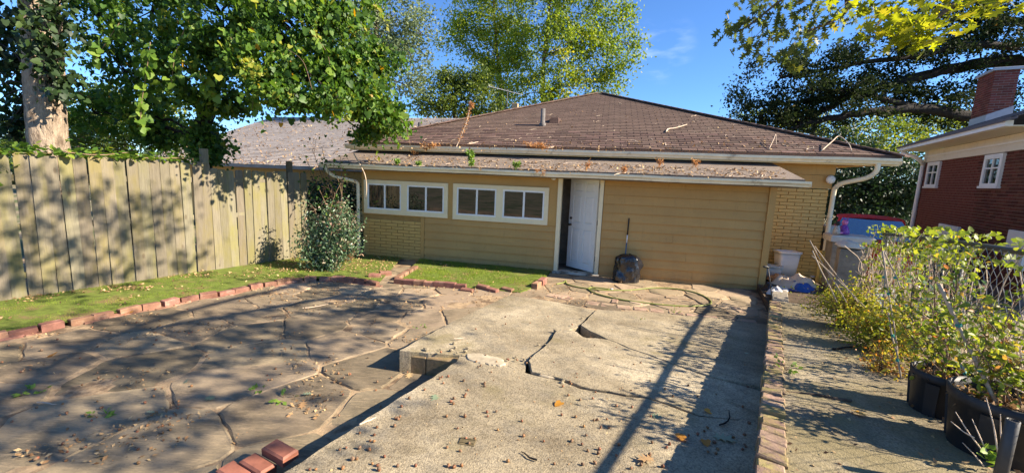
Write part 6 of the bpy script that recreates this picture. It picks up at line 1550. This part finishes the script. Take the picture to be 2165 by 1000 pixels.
# ================================================================ the oak beside the yard whose boughs shade the patio
ob = np.array([9.5, -3.2, -.2])
t = thing('oak_tree', 'oak whose sunlit boughs hang into the top right of the view', 'tree', tuple(ob)); crown = np.array([8.5, -1.6, 7.2])
mb = MB(); limb_mb(mb, [np.zeros(3), np.array([-.1, .2, 2.5]), np.array([-.4, .8, 5.2]), crown - ob], .42, .26, 14, 6, .02); mb.build('trunk', M['bark'], t, True)
mb = MB(); LP, LS, LT = [], [], []; LP2 = []
def bough(pts, r0, r1): sp = spline(pts, 6); n = len(sp); mb.tube([p - ob for p in sp], [r0 + (r1 - r0) * i / n for i in range(n)], 7); return sp
def spray(c, r, n, pos, sz=1.0):
    for _ in range(n): pos.append(np.array(c) + rng.normal(0, 1, 3) * np.array(r))
# boughs seen in the frame
V1 = [crown, np.array([6.2, 2.0, 6.6]), Y3(1900, -120, 5.2), Y3(1800, -40, 5.4), Y3(1790, 20, 5.4), Y3(1760, 45, 5.4), Y3(1700, 70, 5.4)]
V2 = [np.array([6.2, 2.0, 6.6]), Y3(2150, -150, 4.6), Y3(2060, -30, 4.6), Y3(1990, 30, 4.6), Y3(1930, 75, 4.6)]
V3 = [Y3(1800, -40, 5.4), Y3(1700, -30, 5.4), Y3(1640, 10, 5.4), Y3(1590, 50, 5.4), Y3(1555, 70, 5.4)]
for v_ in (V1, V2, V3): bough(v_, .06 if v_ is not V3 else .02, .008)
for x, y, r, n in ((1560, 60, .10, 26), (1590, 40, .12, 30), (1630, 20, .14, 36), (1590, 85, .09, 18), (1640, 70, .12, 30), (1680, 40, .14, 36), (1700, 80, .10, 30), (1665, 105, .10, 30), (1660, 125, .06, 14), (1730, 55, .10, 32), (1770, 25, .12, 30), (1620, -20, .2, 40), (1720, -10, .2, 50), (1800, -30, .2, 40), (1610, 100, .06, 10)):
    c = Y3(x, y, 5.4 + R.uniform(-.3, .3)); spray(c, (r, r * 1.2, r * .75), n, LP); mb.tube([Y3(x + 25, y - 25, 5.4) - ob, c - ob, c + rng.normal(0, .08, 3) - ob], .004, 4)
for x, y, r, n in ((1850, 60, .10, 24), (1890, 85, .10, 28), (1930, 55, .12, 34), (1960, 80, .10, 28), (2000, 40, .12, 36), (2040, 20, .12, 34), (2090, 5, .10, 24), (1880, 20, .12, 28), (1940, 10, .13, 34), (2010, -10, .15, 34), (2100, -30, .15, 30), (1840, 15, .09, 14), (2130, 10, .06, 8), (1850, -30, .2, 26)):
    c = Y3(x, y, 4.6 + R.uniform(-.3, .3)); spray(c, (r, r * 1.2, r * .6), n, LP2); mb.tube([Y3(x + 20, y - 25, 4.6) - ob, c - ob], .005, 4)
# leaves out of the frame, up the sun ray from where their shade lies
SH_L = np.array([SDIR[0] / SDIR[2], SDIR[1] / SDIR[2], 1.0])
LPH = []
NODES = [crown, crown + np.array([-1.5, 2.0, .2])]
def twig_to(c):
    q = min(NODES, key=lambda a: np.linalg.norm(a - c)); L = np.linalg.norm(c - q)
    limb_mb(mb, [q - ob, (q + c) / 2 - ob + rng.normal(0, .08, 3) * L + np.array([0, 0, .1 * L]), c - ob], .016, .005, 5, 4); NODES.append(c)
def shade(px, py, z, h, r, n, stretch=(1, 1)):
    n = int(n * .62)
    tgt = at_z(px, py, z); c = tgt + SH_L * h; spray(c, (r * stretch[0], r * stretch[1], r * .6), n, LPH); twig_to(c)
for (px, py, h, r, n) in ((330, 745, 5.2, .55, 160), (450, 705, 5.6, .5, 160), (560, 690, 5.4, .45, 150), (660, 660, 5.8, .36, 110), (730, 668, 5.6, .34, 90), (230, 770, 5.4, .45, 90), (100, 745, 5.6, .5, 110), (560, 745, 5.6, .4, 85), (640, 715, 5.4, .4, 80), (480, 790, 5.8, .38, 75), (150, 850, 5.2, .35, 70), (330, 860, 5.4, .3, 52), (90, 930, 5.0, .45, 150), (240, 960, 5.2, .4, 120), (140, 990, 5.0, .45, 130), (400, 930, 5.3, .22, 34), (10, 870, 5, .35, 90), (180, 730, 5.5, .45, 110), (300, 800, 5.3, .4, 80), (400, 760, 5.6, .4, 90), (520, 720, 5.5, .4, 90), (620, 690, 5.7, .35, 80), (560, 850, 5.5, .26, 40), (250, 700, 5.5, .36, 60), (60, 700, 5.5, .4, 70), (0, 960, 5.1, .4, 80), (820, 690, 5.9, .2, 20), (790, 660, 5.6, .25, 30)):
    shade(px, py, .12, h, r, n, (1.25, 1))
def shade_fence(px, py, h, r, n):
    tgt = at_plane(px, py, F0, Q_R); c = tgt + SH_L * h; spray(c, (r, r, r * .8), n, LPH); twig_to(c)
for (px, py, h, r, n) in ((100, 400, 5.2, .3, 60), (40, 500, 5.1, .3, 60), (150, 540, 5.2, .25, 45), (270, 460, 5.4, .25, 45), (90, 610, 5.1, .3, 55), (20, 400, 5.2, .28, 60), (190, 470, 5.4, .26, 55), (200, 420, 5.2, .2, 40), (290, 520, 5.6, .3, 60), (60, 540, 5.0, .26, 55), (330, 480, 5.4, .24, 45), (390, 560, 5.5, .25, 45), (130, 600, 5.2, .22, 40), (250, 590, 5.2, .2, 34), (10, 600, 5.2, .25, 45), (340, 420, 5.4, .2, 40)):
    shade_fence(px, py, h, r, n)
mb.build('branch', M['bark'], t, True)
LP = np.array(LP); LP2 = np.array(LP2); LPH = np.array(LPH)
place('crown', leaf_mesh('crown', LP - ob, .12 * rng.uniform(.6, 1.2, len(LP)), 'oak', M['oak'], 'hang', np.clip(rng.normal(.45, .2, len(LP)), 0, 1)), t)
o = place('crown', leaf_mesh('crown', LP2 - ob, .135 * rng.uniform(.6, 1.2, len(LP2)), 'oak', M['oaklit'], 'up', np.clip(rng.normal(.45, .2, len(LP2)), 0, 1)), t); o['label'] = 'bough with sunlight put into its leaf colour'
place('crown', leaf_mesh('crown', LPH - ob, .15 * rng.uniform(.6, 1.2, len(LPH)), 'oak', M['oak'], 'up', np.clip(rng.normal(.4, .2, len(LPH)), 0, 1)), t)

# ================================================================ acorns, leaves and litter on the ground
def acorn(mcap):
    mb = MB(); mb.lathe([(.0006, -.010), (.0035, -.0085), (.0068, -.004), (.0078, .001), (.0074, .005)], 9)
    mb.m = 1
    if mcap: mb.lathe([(.0084, .003), (.0088, .006), (.0068, .010), (.0025, .0118), (.0008, .016)], 9)
    else: mb.lathe([(.0072, .005), (.004, .0072), (.0006, .0076)], 9)
    return mb.mesh('acorn', [M['acorn'], M['acap']], True)
ACM = [acorn(True), acorn(False), acorn(False)]
def slab_surface(px, py):
    q = ramp(px, py); return uv(q[0], q[1], q[2] + .014), q
def drop(px, py):
    """rest point on the slab or the patio under a pixel"""
    p, q = slab_surface(px, py)
    el = np.interp(q[1], [0, 1.15, 2.9, 2.95, 5.6], [-1.8, -1.92, -2.12, -2.72, -3.1])
    if el < q[0] < bu(q[1]) - .03 and q[1] < 5.75: return p
    g = at_z(px, py, .1); return np.array([g[0], g[1], patio_z(g[0], g[1]) + .028])
def scatter(name, meshes, pts, label, cat, group, smin, smax, zoff, tilt=1.2, flat=False):
    for p in pts:
        o = bpy.data.objects.new(name, R.choice(meshes)); link(o); s = R.uniform(smin, smax); o.scale = (s, s, s)
        o.location = (p[0], p[1], p[2] + zoff * s); o.rotation_euler = (R.gauss(0, tilt), R.gauss(0, tilt), R.uniform(0, 6.28))
        tag(o, label, cat, group)
SLABPX, PATPX = [], []
while len(SLABPX) < 165:
    y = 640 + 360 * R.random() ** .75; x = R.uniform(620, 1590)
    q = ramp(x, y); el = np.interp(q[1], [0, 1.15, 2.9, 2.95, 5.6], [-1.8, -1.92, -2.12, -2.72, -3.1])
    if el + .05 < q[0] < bu(q[1]) - .05 and q[1] < 5.7 and mnoise.noise((q[0] * 1.9, q[1] * 1.9, 7)) > R.uniform(-.45, .35): SLABPX.append((x, y))
while len(PATPX) < 125:
    y = 600 + 400 * R.random() ** .8; x = R.uniform(5, 900); q = ramp(x, y); g = at_z(x, y, .1)
    if in_patio(g[0], g[1]) and g[0] > EDG(g[1]) + .25 and mnoise.noise((g[0] * 1.7, g[1] * 1.7, 3)) > R.uniform(-.4, .4): PATPX.append((x, y))
scatter('acorn', ACM, [drop(*q) for q in SLABPX], 'brown acorn lying on the concrete slab or driveway', 'acorn', 'acorns on the concrete', .85, 1.3, .007)
scatter('acorn', ACM, [drop(*q) for q in PATPX], 'brown acorn lying on the flagstone patio', 'acorn', 'acorns on the flagstones', .85, 1.3, .007)
for (x, y, m_, sz, sh, lb) in ((1180, 860, 'orangeleaf', .075, 'heart', 'curled orange leaf in the sunny middle of the driveway slab'), (1437, 930, 'orangeleaf', .07, 'heart', 'orange leaf at the edge of the shade, left of two'), (1492, 942, 'orangeleaf', .07, 'heart', 'orange leaf in the shade, right of two'), (1495, 875, 'orangeleaf', .06, 'heart', 'small orange leaf in the shade on the slab joint'),
    (1530, 932, 'greenleaf', .15, 'oak', 'large lobed grey green leaf lying in the shade'), (1570, 768, 'greenleaf', .09, 'oak', 'lobed pale leaf in the shade near the brick edge'), (1578, 752, 'greenleaf', .07, 'oak', 'smaller pale leaf above the lobed one in the shade'), (1390, 885, 'greenleaf', .09, 'oak', 'pale lobed leaf on the slab joint by the shade edge'), (920, 845, 'greenleaf', .09, 'oak', 'pale lobed leaf near the left edge of the driveway slab'),
    (445, 855, 'greenleaf', .09, 'oak', 'grey green leaf on the flagstones below the left middle'), (393, 818, 'greenleaf', .07, 'oak', 'small grey leaf on the shaded flagstone'), (650, 845, 'greenleaf', .08, 'oak', 'pale leaf on the flagstone beside the weeds'), (640, 868, 'litter', .09, 'oak', 'cream lobed leaf in the joint by the weeds'), (320, 885, 'greenleaf', .06, 'oak', 'small teal grey leaf at the lower left'), (217, 983, 'greenleaf', .07, 'oak', 'pale leaf at the bottom left of the patio'),
    (820, 640, 'litter', .12, 'oak', 'brown leaf on the sunny patio near the grass bed'), (105, 760, 'orangeleaf', .10, 'heart', 'reddish brown leaf on the shaded stones near the brick edging'), (270, 665, 'orangeleaf', .12, 'heart', 'tall rusty leaf standing against the curved brick edging'), (1815, 878, 'orangeleaf', .10, 'oak', 'broad tan leaf lit on the raised walk'), (865, 800, 'litter', .10, 'oak', 'cream leaf beside the hole in the slab edge'), (1365, 980, 'litter', .11, 'oak', 'pale curled leaf at the bottom of the driveway slab')):
    p = drop(x, y) if x < 1600 else uv(*ramp(x, y, TH))
    me = leaf_mesh('leaf', [np.array([0, -sz / 2, .0])], sz, sh, M[m_], 'flat', [R.random()], np.array([[0, 1., 0]]))
    o = place('fallen_leaf', me, None, (p[0], p[1], p[2] + .014), (R.gauss(0, .18), R.gauss(0, .18), R.uniform(0, 6.28))); tag(o, lb, 'leaf')
LIT = []; LSZ = []
for _ in range(15000):
    y = 585 + 415 * R.random() ** 1.5; x = R.uniform(-40, 1240); g = at_z(x, y, .1)
    nz = mnoise.noise((g[0] * 1.4, g[1] * 1.4, 2)) + .55 * mnoise.noise((g[0] * 4.3, g[1] * 4.3, 5)); nz += .35 * (g[1] > 5.6)
    if nz < .12 + R.random() * .45 or not in_patio(g[0], g[1]): continue
    LIT.append((g[0], g[1], patio_z(g[0], g[1]) + .026 + R.uniform(0, .012))); LSZ.append(R.uniform(.012, .042))
for _ in range(4600):
    i = R.random() * (NA - 1.001); k0 = int(i); p = np.array(lawn_pt(k0, R.random() ** .7)) * (1 - (i - k0)) + np.array(lawn_pt(k0 + 1, R.random() ** .7)) * (i - k0)
    if mnoise.noise((p[0] * 2.1, p[1] * 2.1, 4)) + .6 * mnoise.noise((p[0] * 7, p[1] * 7, 1)) + .4 * (k0 > 7) > R.uniform(.0, .6): LIT.append((p[0], p[1], p[2] + .02)); LSZ.append(R.uniform(.02, .055))
for _ in range(900):
    x = R.uniform(1180, 1540); y = R.uniform(590, 660); g = at_z(x, y, .1)
    if in_patio(g[0], g[1]) and mnoise.noise((g[0] * 2.4, g[1] * 2.4, 2)) > R.uniform(-.3, .5): LIT.append((g[0], g[1], patio_z(g[0], g[1]) + .035)); LSZ.append(R.uniform(.012, .036))
for _ in range(500):
    p = np.array(bed_sample()); 
    if mnoise.noise((p[0] * 3, p[1] * 3, 8)) > .1: LIT.append((p[0], p[1], p[2] + .035)); LSZ.append(R.uniform(.02, .045))
for _ in range(900):
    v_ = R.uniform(2.2, 7.2); u = 1.62 - abs(R.gauss(0, .22)) ; LIT.append(tuple(uv(u, v_, tz(v_) + .01))); LSZ.append(R.uniform(.02, .06))
for _ in range(260):
    v_ = R.uniform(1.5, 6.5); u = R.uniform(bu(v_) + .05, 1.5); LIT.append(tuple(uv(u, v_, tz(v_) + .01))); LSZ.append(R.uniform(.012, .035))
for _ in range(420):
    v_ = R.uniform(1, 5.7); u = R.uniform(-2.6, bu(v_)); p = uv(u, v_, ramp_z(v_) + .018)
    if v_ > 3.2 or u > -1.9: LIT.append(tuple(p)); LSZ.append(R.uniform(.008, .022))
tag(place('leaf_litter', leaf_mesh('leaf_litter', LIT, LSZ, 'dia', M['litter'], 'up')), kind='stuff')
# twigs on the ground
for (x, y, L, m_, lb) in ((1135, 980, .12, 'darkbark', 'dark upright looking twig at the bottom of the driveway slab'), (640, 655, .35, 'twig', 'pale bleached stick across the patio in front of the slab'), (760, 905, .12, 'twig', 'tiny pale twig near the driveway edge'), (80, 865, .16, 'twig', 'thin pale twig at the lower left of the patio'), (1700, 652, .75, 'bark', 'long bare stick lying on the raised walk near the house'), (1800, 850, .5, 'bark', 'stick lying at the foot of the black pots'), (1760, 740, .5, 'darkbark', 'dark stick under the ferny bush'), (970, 640, .2, 'twig', 'short dry twig on the left of the old slab'), (960, 720, .14, 'twig', 'hooked twig on the old slab above its broken corner'), (1520, 905, .3, 'darkbark', 'thin twig lying in the shade of the walk edge')):
    p = drop(x, y) if x < 1600 else uv(*ramp(x, y, TH)); me = twig_mesh(int(x), L, .22, .006 if L < .4 else .010, False); me.materials.clear(); me.materials.append(M[m_])
    tag(place('stick', me, None, (p[0], p[1], p[2] + .012), (0, .04, R.choice((.2, 2.9, .6)))), lb, 'stick')
